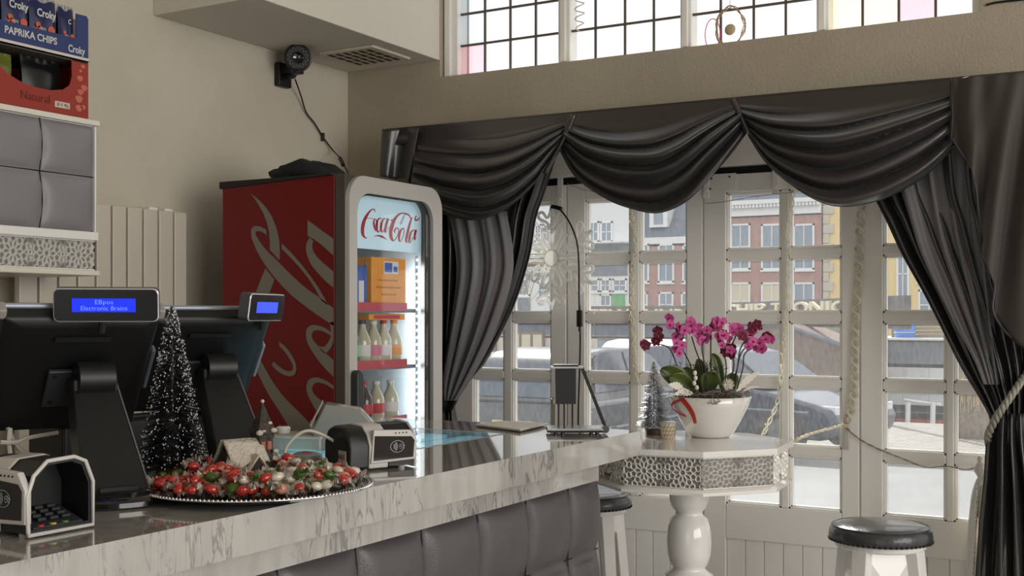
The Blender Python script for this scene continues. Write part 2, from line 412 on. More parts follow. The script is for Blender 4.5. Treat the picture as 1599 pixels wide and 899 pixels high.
for si, s in enumerate(secs):
    for c in range(4):
        for r in range(6):
            k = 0
            if si == 0 and c == 0 and r == 0: k = 2
            elif si == 0 and c == 0 and r < 3: k = 3
            elif si == 3: k = {0: 1, 1: 1, 2: 2, 3: 3}[c] if r < 1 else (1 if (c+r) % 2 else 0)
            elif si == 0 and r > 2: k = 3 if c % 2 else 0
            g.m = k; g.add([(ux(s[c]), UY+.001, rows[r]), (ux(s[c+1]), UY+.001, rows[r]), (ux(s[c+1]), UY+.001, rows[r+1]), (ux(s[c]), UY+.001, rows[r+1])], [(0, 1, 2, 3)])
g.build('leaded_glass', tints, win)
# pipe / hook at the left jamb and dark crack at the right end of the sill, added as a thin black tube
p = at(701, 112, Y=YW-.01); q = at(1540, 8, Y=YW-.004); r_ = at(1599, 2, Y=YW-.004)
tag(MB().tube(smooth_path([q, (q+r_)/2+V((0, 0, .006)), r_+V((.2, -.001, 0))]), .004, 6).build('cable_crack_line', M_black), 'dark crack running along the ledge at the right end of the leaded window', 'cable')

# ---- wire swirl ornaments hung in the leaded window
def swirl(px, py, h, label, n=4):
    c = at(px, py, Y=UY-.05); pts = []
    for i in range(n*16+1):
        a = i/(n*16); pts.append((c.x+.022*sin(a*n*2*PI)*(.6+.4*sin(a*PI)), c.y+.008*cos(a*n*2*PI), c.z+h*(.5-a)))
    pts = [(c.x, c.y, zt-.05)]+pts
    tag(MB().tube(pts, .0025, 6).build('swirl_ornament', mat('clear_acrylic', (214, 210, 205), .15, spec=.7), smooth=True), label, 'ornament')
swirl(905, 18, .16, 'wavy clear wire ornament hanging in the second bay of the leaded window')
c = at(1140, 42, Y=UY-.05)
t = thing('round_ornament', (c.x, c.y, c.z), 'round twig wreath ornament with pink loop in the third bay of the leaded window', 'ornament')
b = MB()
for k in range(4):
    b.tube([(c.x+(.055+.006*sin(5*a+k))*cos(a), c.y+.004*sin(3*a+k), c.z+(.075+.006*cos(4*a+k*2))*sin(a)) for a in [2*PI*i/40 for i in range(41)]], .0018, 5)
b.tube([(c.x, c.y, c.z+.075), (c.x, c.y, zt-.05)], .0012, 5)
b.build('ring', mat('twig_brown', (176, 150, 110), .6), t)
MB().sphere(c+V((0, 0, -.01)), .022, 12, (1, .4, 1)).build('disc', mat('beige_disc', (190, 170, 140), .6), t, smooth=True)
MB().tube([(c.x-.07+.03*cos(a), c.y, c.z-.02+.06*sin(a)) for a in [2*PI*i/24 for i in range(25)]], .002, 5).build('loop', mat('pink_wire', (215, 95, 140), .4), t)

# ------------------------------------------------------------ radiator
t = thing('radiator', (-3.2, 2.94, 1.09), 'white flat-panel column radiator on the left wall between cabinet and drinks fridge', 'radiator')
ys = [at(px, 320, X=-3.19).y for px in (150, 175, 199, 224, 248, 272, 293)]; zt0 = 1.884
ys = [ys[0]-.076*k for k in range(4, 0, -1)]+ys
for i in range(len(ys)-1):
    MB().box((-3.215, ys[i]+.004, .3), (-3.19, ys[i+1]-.004, zt0)).build('panel', mat('radiator_white', (208, 200, 186), .3), t, bevel=.004)
b = MB(); b.box((-3.245, ys[0]+.01, .4), (-3.215, ys[-1]-.01, .46)); b.box((-3.245, ys[0]+.01, 1.76), (-3.215, ys[-1]-.01, 1.82)); b.build('collector', M_white, t)
b = MB()
for k in (-3, -2): b.box((-3.298, ys[k]-.02, 1.84), (-3.215, ys[k]+.02, zt0+.012))
b.build('wall_bracket', M_white, t, bevel=.005)

# ------------------------------------------------------------ tufted leather surface
def tufted(P, N, us, vs, amp, step, wd, name, m, parent, sag=.0):
    """P(u,v)->point, N outward normal, us/vs seam positions (first & last = borders)"""
    nu = int((us[-1]-us[0])/step); nv = int((vs[-1]-vs[0])/step); N = V(N)
    def f(a, c):
        u = us[0]+(us[-1]-us[0])*a; v = vs[0]+(vs[-1]-vs[0])*c
        # seams pull towards the tuft buttons
        dv = min(abs(v-q) for q in vs); du0 = min(abs(u-q) for q in us)
        vc = min(1, dv/.1); uc = min(1, du0/.1)
        du = min(abs(u-q-.010*sin(vc*PI/2)*(1 if 0 < i < len(us)-1 else 0)) for i, q in enumerate(us)); dv2 = min(abs(v-q) for q in vs)
        hu = 1-math.exp(-(du/wd)**.8); hv = 1-math.exp(-(dv2/wd)**.8)
        return V(P(u, v))+N*amp*(hu*hv)
    o = MB().grid(f, nu, nv).build(name, m, parent, smooth='all')
    sm = MB()
    for i, q in enumerate(us[1:-1]):
        for v0, v1 in zip(vs, vs[1:]):
            P_ = []
            for k in range(17):
                v = v0+(v1-v0)*k/16; vc = min(1, min(v-v0, v1-v)/.1); P_.append(V(P(q+.010*sin(vc*PI/2), v))+N*max(.0022, step*.55))
            sm.tube(P_, .0017, 5)
    for q in vs[1:-1]:
        sm.tube([V(P(us[0]+(us[-1]-us[0])*k/60, q))+N*max(.0022, step*.55) for k in range(61)], .0017, 5)
    sm.build('seam', mat('seam_dark', (22, 21, 21), .6), o, smooth='all')
    return o

def lattice(mb, P, N, W, H, s=.088, rib=.0022, ht=.003):
    """arabesque openwork: rosettes made of petal rings"""
    N = V(N)
    def ring(cx, cy, a, bb, ang, n=10):
        vs = []; 
        for j in range(n):
            t = 2*PI*j/n
            for k in (1+rib/a, 1.0, 1-rib/a):
                x = a*k*cos(t); y = bb*(1+(k-1)*a/bb)*sin(t)
                u = cx+x*cos(ang)-y*sin(ang); v = cy+x*sin(ang)+y*cos(ang)
                vs.append(V(P(min(max(u, 0), W), min(max(v, 0), H)))+N*(ht if k == 1.0 else 0))
        fs = []
        for j in range(n):
            q = (j+1) % n
            fs += [(j*3, q*3, q*3+1, j*3+1), (j*3+1, q*3+1, q*3+2, j*3+2)]
        mb.add(vs, fs)
    nu = max(1, round(W/s)); su = W/nu
    for i in range(nu):
        cx = su*(i+.5); cy = H/2
        ring(cx, cy, s*.085, s*.085, 0)
        for k in range(10):
            a = 2*PI*k/10
            ring(cx+s*.190*cos(a), cy+s*.190*sin(a), s*.10, s*.056, a, 9)
            a += PI/10
            ring(cx+s*.33*cos(a), cy+s*.33*sin(a), s*.088, s*.085, a, 9)
            ring(cx+s*.475*cos(a), cy+s*.475*sin(a), s*.09, s*.07, a+PI/2, 9)
        for sx in (-1, 1):
            for sy in (-1, 1):
                ring(cx+sx*su*.5, cy+sy*H*.40, s*.085, s*.06, 0, 9)
                ring(cx+sx*su*.5, cy+sy*H*.2, s*.06, s*.08, 0, 9)
        ring(cx+su*.5, cy, s*.06, s*.06, 0, 9)
    # frame strips
    for v0, v1 in ((0, rib*1.3), (H-rib*1.3, H)):
        mb.add([V(P(0, v0))+N*ht, V(P(W, v0))+N*ht, V(P(W, v1))+N*ht, V(P(0, v1))+N*ht], [(0, 1, 2, 3)])
M_latt = mat('lattice_white', (232, 230, 224), .25, metal=.15, spec=.6)
M_lattb = mat('lattice_back', (126, 124, 120), .45)

# ------------------------------------------------------------ wall cabinet with tufted leather, top left
CX = -2.95
t = thing('wall_cabinet', (CX, 1.86, 1.62), 'wall-hung cabinet faced in tufted grey leather with a carved white strip below', 'cabinet')
y0c, y1c = 1.2, 2.53
MB().box((XL+.001, y0c, 1.745), (CX-.004, y1c, 2.095)).build('carcass', M_white, t)
MB().box((XL+.001, y0c-.01, 2.095), (CX+.012, y1c+.012, 2.112)).build('top_board', mat('cream_board', (226, 220, 206), .4), t, bevel=.002)
tufted(lambda u, v: (CX-.004, u, v), (1, 0, 0), [y0c, 1.33, 1.53, 1.73, 1.93, 2.13, 2.328, 2.526], [1.765, 1.935, 2.093], .022, .0075, .018, 'tufted_front', M_leatherp, t)
MB().box((CX-.004, y1c-.004, 1.765), (CX+.006, y1c+.002, 2.093)).build('edge_strip', M_white, t)
MB().box((CX-.01, y0c, 1.738), (CX+.014, y1c+.005, 1.764)).build('middle_rail', M_white, t, bevel=.002)
MB().box((XL+.001, y0c, 1.645), (CX-.006, y1c, 1.738)).build('lattice_backing', M_lattb, t)
b = MB(); lattice(b, lambda u, v: (CX-.005, y1c-u, 1.645+v), (1, 0, 0), y1c-1.6, .093, s=.118, rib=.003, ht=.006); b.build('carved_strip', M_latt, t)
MB().box((XL+.001, y0c, 1.628), (CX+.016, y1c+.01, 1.645)).build('bottom_shelf', mat('cream_board'), t, bevel=.004)

# ------------------------------------------------------------ crisp boxes
def yz(px, py, X=-2.94): p = at(px, py, X=X); return (p.y, p.z)
BX = -2.94
M_boxred = mat('carton_red', (150, 48, 34), .6); M_boxblue = mat('carton_blue', (44, 58, 108), .6); M_card = mat('carton_white', (214, 208, 196), .7); M_carddark = mat('carton_inside', (96, 88, 80), .8)
t = thing('crisp_carton', (BX-.14, 2.2, 2.1125), 'red cardboard carton with scooped opening reading Natural, on the wall cabinet', 'box')
zb, zt_ = 2.113, 2.284; ya, yb = 1.8, 2.498
sc_ = [yz(111, 98)[0]]
scoop = [(2.435, zt_), (2.437, 2.235), (2.428, 2.205), (2.405, 2.188), (2.36, 2.178), (2.30, 2.178), (2.25, 2.187), (2.21, 2.202), (2.18, 2.225), (2.16, 2.25), (2.15, zt_)]
poly = [(ya, zb), (yb, zb), (yb, zt_)]+scoop+[(ya, zt_)]
MB().prism([(BX, y, z) for y, z in poly], (-.003, 0, 0)).build('front_panel', M_boxred, t)
b = MB(); b.box((BX-.26, yb-.003, zb), (BX-.003, yb, zt_)); b.box((BX-.26, ya, zb), (BX-.003, ya+.003, zt_)); b.box((BX-.263, ya, zb), (BX-.26, yb, zt_)); b.box((BX-.26, ya, zb), (BX-.003, yb, zb+.003)); b.build('box_sides', [M_boxred], t)
MB().box((BX-.26, ya, zt_-.002), (BX, yb, zt_)).build('lid', M_carddark, t)
b = MB(); text(b, 'Natural', (BX+.0012, 2.305, 2.148), (0, 1, 0), (0, 0, 1), .036, .95); b.build('printing', mat('carton_print_dark', (96, 30, 24), .7), t)
b = MB(); b.box((BX, 2.374, 2.131), (BX+.0008, 2.428, 2.149)); b.m = 1; text(b, '20 X 40g', (BX+.0016, 2.401, 2.140), (0, 1, 0), (0, 0, 1), .014, .85); b.build('weight_label', [mat('label_cream', (206, 196, 182), .7), mat('carton_print_dark')], t)
b = MB()
for y, z, r in ((2.477, 2.27, .008), (2.468, 2.255, .006), (2.466, 2.232, .011), (2.482, 2.205, .012), (2.468, 2.190, .011), (2.462, 2.168, .014), (2.478, 2.145, .009), (2.462, 2.140, .013)):
    b.add([(BX+.001, y+r*cos(a)*(1+.15*sin(3*a)), z+r*.8*sin(a)) for a in [2*PI*i/14 for i in range(14)]], [tuple(range(14))])
b.build('crisp_motif', mat('crisp_motif', (196, 108, 84), .7), t)
def crisp_bag(yc, xc, z0, wd, h, label, m, logo=None, tilt=0, dots=True, group=None):
    t = thing('crisp_bag', (xc, yc, z0), label, 'crisp bag', 0, group)
    def f(side):
        def g(a, c):
            e = (sin(PI*min(max(a, .02), .98))**.5)*(sin(PI*(c*.9+.05))**.6)
            if c > .9: e *= .3
            return V((xc+side*(.020*e+.0004)+tilt*c*h, yc+(a-.5)*wd*(1-.06*sin(PI*c)), z0+c*h+.006*sin(a*9)*(c > .95)))
        return g
    b = MB(); b.grid(f(1), 12, 14).grid(f(-1), 12, 14); b.build('bag_body', m, t, smooth='all')
    b = MB(); b.grid(lambda a, c: V((xc+.0012*sin(a*30)+tilt*h, yc+(a-.5)*wd, z0+h*.93+c*.022)), 20, 2); b.build('crimped_top', mat('foil_silver', (150, 148, 148), .4, metal=.3) if logo else m, t, solid=.001)
    if logo:
        b = MB(); text(b, logo, (xc+.0235, yc, z0+h*.72), (0, 1, 0), (0, 0, 1), wd*.33, .8, bold=.03); 
        b.build('logo', mat('print_white', (226, 222, 214), .5), t)
        b = MB(); 
        for (dy, dz, r) in ((-.28, .32, .09), (-.2, .24, .1), (-.32, .2, .08), (.2, .26, .13)):
            b.add([(xc+.0215, yc+wd*(dy+r*cos(a)), z0+h*(.9*dz+.20)+wd*r*sin(a)) for a in [2*PI*i/12 for i in range(12)]], [tuple(range(12))])
        b.build('crisp_picture', mat('print_orange', (196, 96, 66), .6), t)
        b = MB(); text(b, '100%', (xc+.0225, yc-wd*.12, z0+h*.42), (0, 1, 0), (0, 0, 1), wd*.13, .9); b.build('small_print', mat('print_white'), t)
    return t
M_bagblue = mat('bag_navy', (26, 36, 84), .3, spec=.6); M_bagblk = mat('bag_black', (20, 20, 22), .3, spec=.6); M_baggrn = mat('bag_green', (104, 112, 42), .35)
crisp_bag(2.36, BX-.05, 2.117, .14, .15, 'black crisp bag lying inside the red scooped carton', M_bagblk, None)
crisp_bag(2.2, BX-.05, 2.117, .12, .14, 'green crisp bag at the left inside the red scooped carton', M_baggrn, None)
# blue display tray
t = thing('display_tray', (BX-.14, 2.2, 2.286), 'blue and white cardboard display tray reading Paprika Chips, stacked on the red carton', 'box')
zb2, zl, zt2 = 2.286, 2.347, 2.428
b = MB(); b.prism([(BX, y, z) for y, z in [(1.75, zb2+.012), (yb, zb2+.012), (yb, zt2), (2.452, zt2), (2.452, 2.352), (1.75, zl+.004)]], (-.003, 0, 0)); b.build('front_panel', M_boxblue, t)
b = MB(); b.box((BX-.26, yb-.003, zb2), (BX-.003, yb, zt2)); b.box((BX-.263, 1.75, zb2), (BX-.26, yb, zt2)); b.box((BX-.26, 1.75, zb2), (BX+.002, yb, zb2+.004)); b.box((BX-.001, 1.75, zb2), (BX+.002, yb, zb2+.012)); b.box((BX-.26, yb-.004, zt2-.006), (BX+.001, yb+.001, zt2)); b.build('tray_body', M_card, t)
b = MB(); text(b, 'PAPRIKA CHIPS', (BX+.002, 2.29, 2.326), (0, 1, 0), (0, 0, 1), .029, .92, bold=.03); b.build('lettering', mat('print_white'), t)
b = MB(); text(b, 'Croky', (BX+.002, 2.452, 2.316), (0, 1, 0), (0, 0, 1), .030, .8, bold=.03); b.build('logo', mat('print_white'), t)
for i, (yc, w_) in enumerate(((2.155, .085), (2.252, .095), (2.348, .098), (2.432, .06))):
    crisp_bag(yc, BX-.028, zb2+.006, w_, .165 - .006*i, ['navy paprika crisp bag at the far left of the blue tray', 'navy paprika crisp bag second from the left in the blue tray', 'navy paprika crisp bag with whole logo in the middle of the blue tray', 'navy crisp bag half hidden by the right end of the blue tray'][i], M_bagblue, 'Croky' if i < 3 else 'C', group='crisp bags in the blue tray')
# ------------------------------------------------------------ drinks fridge
FY0, FY1, FXB, FXD, FX = 3.176, 3.752, -3.03, -2.518, -2.455
FZ = 1.985
def rrect(y0, y1, z0, z1, r, n=8):
    pts = []
    for cy, cz, a0 in ((y1-r, z1-r, 0), (y0+r, z1-r, 90), (y0+r, z0+r, 180), (y1-r, z0+r, 270)):
        for k in range(n+1):
            a = math.radians(a0+90*k/n); pts.append((cy+r*cos(a), cz+r*sin(a)))
    return pts
def ring_prism(mb, o, i, x0, x1):
    n = len(o); vs = [(x0, *p) for p in o]+[(x1, *p) for p in o]+[(x0, *p) for p in i]+[(x1, *p) for p in i]; fs = []
    for a in range(n):
        c = (a+1) % n
        fs += [(a, c, n+c, n+a), (2*n+a, 3*n+a, 3*n+c, 2*n+c), (n+a, n+c, 3*n+c, 3*n+a), (a, 2*n+a, 2*n+c, c)]
    return mb.add(vs, fs)
def stroke(mb, pts, conv, sc):
    """brush stroke: (x, y, width) picture-plan points mapped by conv"""
    P = smooth_path([(x, y, w_) for x, y, w_ in pts], 5); L = []; R = []
    for i, p in enumerate(P):
        t = V(((P[min(i+1, len(P)-1)]-P[max(i-1, 0)]).x, (P[min(i+1, len(P)-1)]-P[max(i-1, 0)]).y)); 
        if t.length < 1e-6: t = V((1, 0))
        t.normalize(); nx, ny = -t.y, t.x; h = max(1, p.z)/2
        L.append(conv(p.x+nx*h, p.y+ny*h)); R.append(conv(p.x-nx*h, p.y-ny*h))
    mb.ribbon(L, R)
fr = thing('drinks_fridge', (-2.75, 3.46, 0), 'tall red glass-door drinks fridge with silver script lettering on its side, behind the counter', 'fridge')
b = MB()
b.box((FXB, FY0, .1), (FXD, FY0+.03, FZ)); 
b.build('side_panel', M_red, fr, bevel=.002)
b = MB(); b.box((FXB, FY1-.03, .1), (FXD, FY1, FZ)); b.box((FXB, FY0+.03, .1), (FXB+.03, FY1-.03, FZ)); b.box((FXB+.03, FY0+.03, .1), (FXD, FY1-.03, .35)); b.box((FXB+.03, FY0+.03, FZ-.04), (FXD, FY1-.03, FZ)); b.box((FXB+.02, FY0+.02, .0), (FXD-.02, FY1-.02, .1))
b.build('cabinet_body', M_black, fr)
b = MB(); b.prism([(FXB-.012, FY0-.006, z) for z in (FZ-.02, FZ+.006)]+[(FXD-.01, FY0-.006, FZ+.006), (FXD-.01, FY0-.006, FZ+.0)], (0, FY1-FY0+.01, 0)); b.build('top_cap', M_black, fr, bevel=.006)
# inner lining, white
M_lin = mat('fridge_lining', (176, 186, 190), .35)
b = MB(); b.box((FXB+.03, FY0+.03, .35), (FXD, FY0+.036, FZ-.04)); b.box((FXB+.03, FY1-.036, .35), (FXD, FY1-.03, FZ-.04)); b.box((FXB+.03, FY0+.036, .35), (FXB+.036, FY1-.036, FZ-.04)); b.box((FXB+.036, FY0+.036, FZ-.05), (FXD, FY1-.036, FZ-.04))
b.build('inner_lining', M_lin, fr)
# door: dark side, silver frame with rounded corners
IY0, IY1, IZ0, IZ1 = 3.222, 3.690, .42, 1.930
d = MB(); o_ = rrect(FY0+.001, FY1, .12, FZ+.003, .004); i_ = rrect(IY0-.004, IY1+.004, IZ0-.004, IZ1+.004, .07)
ring_prism(d, o_, i_, FXD+.003, FX-.018)
d.build('door', mat('door_dark_grey', (92, 88, 84), .3, metal=.5), fr, bevel=.002)
d = MB(); ring_prism(d, rrect(FY0+.002, FY1-.001, .125, FZ+.002, .085, 10), rrect(IY0, IY1, IZ0, IZ1, .075, 10), FX-.018, FX)
d.build('door_frame', mat('fridge_silver', (196, 193, 188), .4, metal=.25), fr, smooth=True)
d = MB(); d.add([(FX-.012, y, z) for y, z in rrect(IY0, IY1, IZ0, IZ1, .075, 10)], [tuple(range(44))]); d.build('door_glass', glass('fridge_glass', (.97, .985, 1), 1.2), fr)
d = MB(); ring_prism(d, rrect(IY0, IY1, IZ0, IZ1, .075, 10), rrect(IY0+.012, IY1-.028, IZ0+.01, IZ1-.006, .07, 10), FX-.020, FX-.0145); 
d.build('glass_border', mat('border_black', (30, 32, 34), .3), fr)
h = MB(); h.prism([(FX+.0, FY0+.006, .9), (FX+.0, FY0+.006, 1.31), (FX+.0, FY0+.020, 1.322), (FX+.0, FY0+.040, 1.31), (FX+.0, FY0+.046, 1.28), (FX+.0, FY0+.046, .9)], (.032, 0, 0)); h.build('handle', M_dgrey, fr, bevel=.006)
# red side lettering (sweeping script, drawn at its place on the panel)
SYP = FY0-.0012
def c2(x, y): p = at(340+x/4.086, 270+y/4.086, Y=SYP); return V((min(max(p.x, FXB+.003), FXD-.003), SYP, p.z))
def c3(x, y): p = at(400+x/4.086, 460+y/4.086, Y=SYP); return V((min(max(p.x, FXB+.003), FXD-.003), SYP, p.z))
s = MB()
def poly(conv, pts): s.add([conv(*p) for p in pts], [tuple(range(len(pts)))])
def rib(conv, L, R):
    a = smooth_path([(x, y, 0) for x, y in L], 4); c = smooth_path([(x, y, 0) for x, y in R], 4)
    s.ribbon([conv(p.x, p.y) for p in a], [conv(p.x, p.y) for p in c])
poly(c2, [(207, 127), (250, 160), (300, 210), (345, 275), (375, 350), (392, 420), (397, 480), (395, 558), (365, 525), (333, 490), (333, 440), (328, 380), (315, 320), (290, 255), (250, 185)])
rib(c2, [(308, 360), (270, 342), (235, 340), (217, 355), (213, 385), (222, 430), (262, 520), (330, 625), (430, 740), (520, 820), (620, 895), (740, 975)], [(312, 398), (290, 380), (268, 371), (250, 372), (243, 380), (248, 405), (300, 480), (375, 555), (480, 660), (565, 735), (650, 795), (740, 862)])
rib(c2, [(408, 448), (470, 510), (540, 590), (600, 670), (660, 760), (705, 845)], [(410, 485), (460, 535), (520, 600), (580, 675), (625, 745), (660, 812)])
poly(c2, [(573, 300), (740, 420), (740, 525), (640, 440), (612, 433), (590, 412), (573, 398)])
rib(c2, [(590, 410), (570, 440), (563, 480), (572, 530), (600, 590), (650, 650), (700, 700), (740, 733)], [(636, 438), (612, 435), (603, 460), (607, 490), (630, 530), (670, 570), (710, 605), (740, 630)])
poly(c2, [(304, 607), (362, 680), (330, 765), (300, 860), (200, 860), (247, 750)])
rib(c3, [(145, 300), (190, 335), (230, 390), (252, 440), (256, 480), (243, 510), (215, 520), (180, 512), (140, 490), (100, 450)], [(150, 330), (180, 360), (210, 405), (230, 440), (235, 465), (225, 485), (208, 488), (180, 480), (150, 460), (110, 425)])
rib(c3, [(0, 480), (55, 590), (100, 670), (150, 745), (215, 850), (300, 960)], [(30, 420), (85, 520), (130, 590), (190, 665), (275, 750), (400, 880)])
rib(c3, [(478, 240), (440, 212), (390, 195), (350, 195), (325, 215), (318, 250), (325, 300), (350, 350), (390, 410), (440, 470), (500, 530)], [(478, 262), (440, 240), (405, 228), (375, 228), (358, 245), (355, 265), (368, 295), (395, 325), (440, 370), (470, 395), (500, 425)])
rib(c3, [(470, 175), (478, 240), (475, 270), (455, 310), (430, 332), (395, 325)], [(496, 175), (496, 250), (490, 300), (475, 340), (450, 368), (430, 372)])
rib(c3, [(500, 585), (450, 550), (400, 530), (360, 530), (330, 550), (320, 590), (330, 640), (360, 700), (395, 760), (450, 850)], [(500, 607), (450, 575), (410, 562), (380, 562), (362, 580), (358, 605), (375, 640), (410, 670), (450, 695), (500, 720)])
poly(c3, [(148, 825), (195, 870), (240, 930), (148, 930)])
s.build('side_lettering', M_redwhite, fr)
# header: back-lit pale blue panel with red script
HX = FX-.055
d = MB(); d.box((HX-.01, IY0, 1.742), (HX, IY1, IZ1)); d.build('header_panel', mat('header_lit', (170, 196, 206), .5, emit=(186, 212, 222), es=.42), fr)
def hc(x, y): p = at(550+x/8.17, 290+y/8.17, X=HX+.0015); return p
s = MB()
for st in ([(288, 335, 8), (286, 305, 12), (262, 298, 14), (225, 325, 22), (180, 390, 34), (145, 470, 44), (131, 560, 44), (140, 630, 34), (170, 664, 14), (190, 658, 8)],
           [(165, 418, 7), (225, 412, 7), (292, 425, 7)],
           [(285, 420, 10), (275, 470, 22), (285, 530, 22), (300, 575, 8), (318, 530, 10), (312, 450, 12), (285, 420, 10)],
           [(375, 425, 10), (352, 412, 14), (325, 440, 22), (312, 500, 32), (315, 560, 26), (335, 590, 14), (360, 560, 6)],
           [(425, 415, 12), (395, 430, 20), (372, 490, 30), (368, 560, 26), (385, 590, 12), (410, 550, 8), (440, 470, 10)],
           [(458, 415, 32), (438, 480, 32), (422, 555, 30), (420, 592, 18), (440, 580, 6), (468, 520, 5)],
           [(493, 438, 22), (520, 440, 22)],
           [(745, 425, 6), (730, 380, 18), (690, 358, 22), (640, 350, 14), (590, 370, 26), (540, 430, 38), (505, 520, 48), (490, 600, 44), (503, 675, 36), (530, 698, 16), (565, 660, 10), (592, 590, 10), (590, 548, 12), (562, 540, 16), (540, 575, 18), (550, 603, 8)],
           [(690, 358, 8), (650, 400, 8), (615, 475, 7), (625, 488, 7), (650, 440, 6), (664, 372, 6)],
           [(655, 540, 12), (625, 560, 22), (602, 620, 30), (599, 690, 24), (615, 710, 10), (640, 670, 9), (662, 590, 10), (655, 540, 12)],
           [(762, 400, 16), (730, 500, 28), (702, 620, 32), (687, 700, 24), (702, 722, 8), (727, 680, 5)],
           [(862, 398, 5), (845, 425, 14), (815, 440, 20), (800, 420, 14), (818, 385, 14)],
           [(790, 560, 14), (752, 590, 22), (732, 660, 28), (727, 715, 18), (745, 722, 8), (778, 650, 10)],
           [(815, 560, 28), (800, 620, 28), (795, 690, 12), (822, 650, 5)],
           [(280, 645, 6), (330, 635, 16), (380, 648, 28), (415, 668, 14), (447, 692, 3)]):
    stroke(s, st, hc, 1)
s.build('header_lettering', mat('script_red', (176, 20, 40), .4), fr)
# led strip on the far inner wall + its own light
lb = MB(); 
for k in range(46): lb.sphere((FX-.05, IY1-.034, 1.715-k*.0265), .0042, 6)
lb.build('led_strip', mat('led_white', (255, 255, 255), .5, emit=(236, 246, 255), es=9), fr)
lb = MB(); lb.box((FX-.056, IY1-.038, .45), (FX-.052, IY1-.026, 1.73)); lb.build('led_rail', M_lin, fr)
la = light('fridge_light', 'AREA', (FX-.075, IY1-.03, 1.1), (PI/2, 0, 0), 2.4, (.9, .96, 1), .03, 1.2); la.parent = fr; la.location = V((FX-.09, IY1-.045, 1.1))-V(fr['_off'])
# grilles and shelves
M_rail = mat('price_rail_red', (196, 60, 76), .4)
for z in (1.529, 1.320, 1.112, .90, .68):
    b = MB()
    for k in range(12): b.cyl((FXB+.05, IY0+.01+k*.04, z), (FXD-.01, IY0+.01+k*.04, z), .0025, n=6)
    b.box((FXB+.05, IY0, z-.004), (FXB+.055, IY1, z+.004)); b.box((FXD-.02, IY0-.005, z-.012), (FXD-.012, IY1, z+.002))
    sh = b.build('shelf', mat('shelf_grey', (120, 122, 126), .4, metal=.3), fr)
    if z in (1.320, 1.529, 1.112):
        r = MB(); r.box((FXD-.012, IY0, z-.006), (FXD-.008, IY1-.07, z+.024)); ro = r.build('price_rail', M_rail, sh)
for k in range(2):
    b = MB(); b.cyl((FXD-.05, IY0+.2+.12*k, 1.62), (FXD-.05, IY0+.2+.12*k, 1.70), .004, n=8); b.build('hook', M_chrome, fr)
# goods inside
def bottle(y, x, z, h, r, label, m, ml, cap, group='bottles inside the drinks fridge'):
    t = thing('bottle', (x, y, z), label, 'bottle', 0, group)
    MB().lathe([(r*.6, 0), (r*.95, .004), (r, .012), (r, h*.55), (r*.9, h*.62), (r*.42, h*.82), (r*.38, h*.93)], (x, y, z), 14).build('bottle_body', m, t, smooth=True)
    MB().lathe([(r*1.012, h*.22), (r*1.02, h*.23), (r*1.02, h*.45), (r*1.012, h*.46)], (x, y, z), 14).build('label', ml, t, smooth=True)
    MB().lathe([(r*.44, h*.92), (r*.44, h*1.0), (r*.40, h*1.005)], (x, y, z), 12).build('cap', cap, t, smooth=True)
M_bcl = mat('bottle_clear', (196, 190, 160), .1, spec=.6, coat=.5); M_bgr = mat('bottle_green', (86, 120, 90), .1, coat=.5); M_bdk = mat('bottle_cola', (60, 34, 28), .1, coat=.5)
L_gn = mat('label_green', (150, 196, 150), .5); L_pk = mat('label_pink', (214, 130, 150), .5); L_or = mat('label_orange', (232, 150, 60), .5); L_wh = mat('label_white', (226, 226, 226), .5); L_rd = mat('label_red', (196, 40, 50), .5); L_bl = mat('label_blue', (50, 90, 180), .5)
FXG = FXD-.07
for y, m, l, c, s_ in ((3.362, M_bgr, L_gn, L_gn, 'green labelled bottle at the left end of the fridge middle shelf'), (3.426, M_bcl, L_wh, M_black, 'clear bottle with white label second from left on the fridge middle shelf'), (3.492, M_bcl, L_pk, L_wh, 'clear bottle with pink label in the middle of the fridge middle shelf'), (3.556, M_bcl, L_wh, L_rd, 'clear bottle with red cap left of the orange label on the fridge middle shelf'), (3.622, M_bcl, L_or, L_or, 'bottle with orange label at the right on the fridge middle shelf')):
    bottle(y, FXG, 1.323, .165, .031, s_, m, l, c)
for y, m, l, c, s_ in ((3.37, M_bdk, L_rd, L_rd, 'red labelled bottle at the left on the third fridge shelf'), (3.44, M_bdk, L_rd, L_rd, 'red labelled bottle second from left on the third fridge shelf'), (3.51, M_bcl, L_rd, L_wh, 'clear bottle with red label and white cap on the third fridge shelf'), (3.60, M_bcl, L_wh, L_wh, 'clear bottle with white label at the right of the third fridge shelf')):
    bottle(y, FXG, 1.115, .15, .031, s_, m, l, c)
t = thing('orange_carton', (FXG, 3.53, 1.532), 'orange printed carton with a blue picture on the top fridge shelf', 'box')
MB().box((FXG-.16, 3.420, 1.534), (FXD-.025, 3.635, 1.718)).build('carton', mat('carton_orange', (236, 150, 34), .5, noise=(20, (240, 160, 44))), t, bevel=.002)
b = MB(); b.box((FXD-.025, 3.495, 1.660), (FXD-.0235, 3.585, 1.705)); b.m = 1; b.box((FXD-.0236, 3.50, 1.665), (FXD-.022, 3.545, 1.70)); b.box((FXD-.0236, 3.555, 1.667), (FXD-.022, 3.578, 1.687)); b.build('picture', [L_wh, L_bl], t)
b = MB()
for k, ww in enumerate((.13, .16, .10)): 
    for j in range(int(ww/.012)): b.box((FXD-.025, 3.53-ww/2+j*.012, 1.632-k*.026), (FXD-.0238, 3.53-ww/2+j*.012+.008, 1.638-k*.026))
b.build('small_print', mat('print_dark_orange', (176, 110, 40), .6), t)
t = thing('blue_pouch', (FXG, 3.36, 1.532), 'blue and white drinks pouch at the left end of the top fridge shelf', 'pouch')
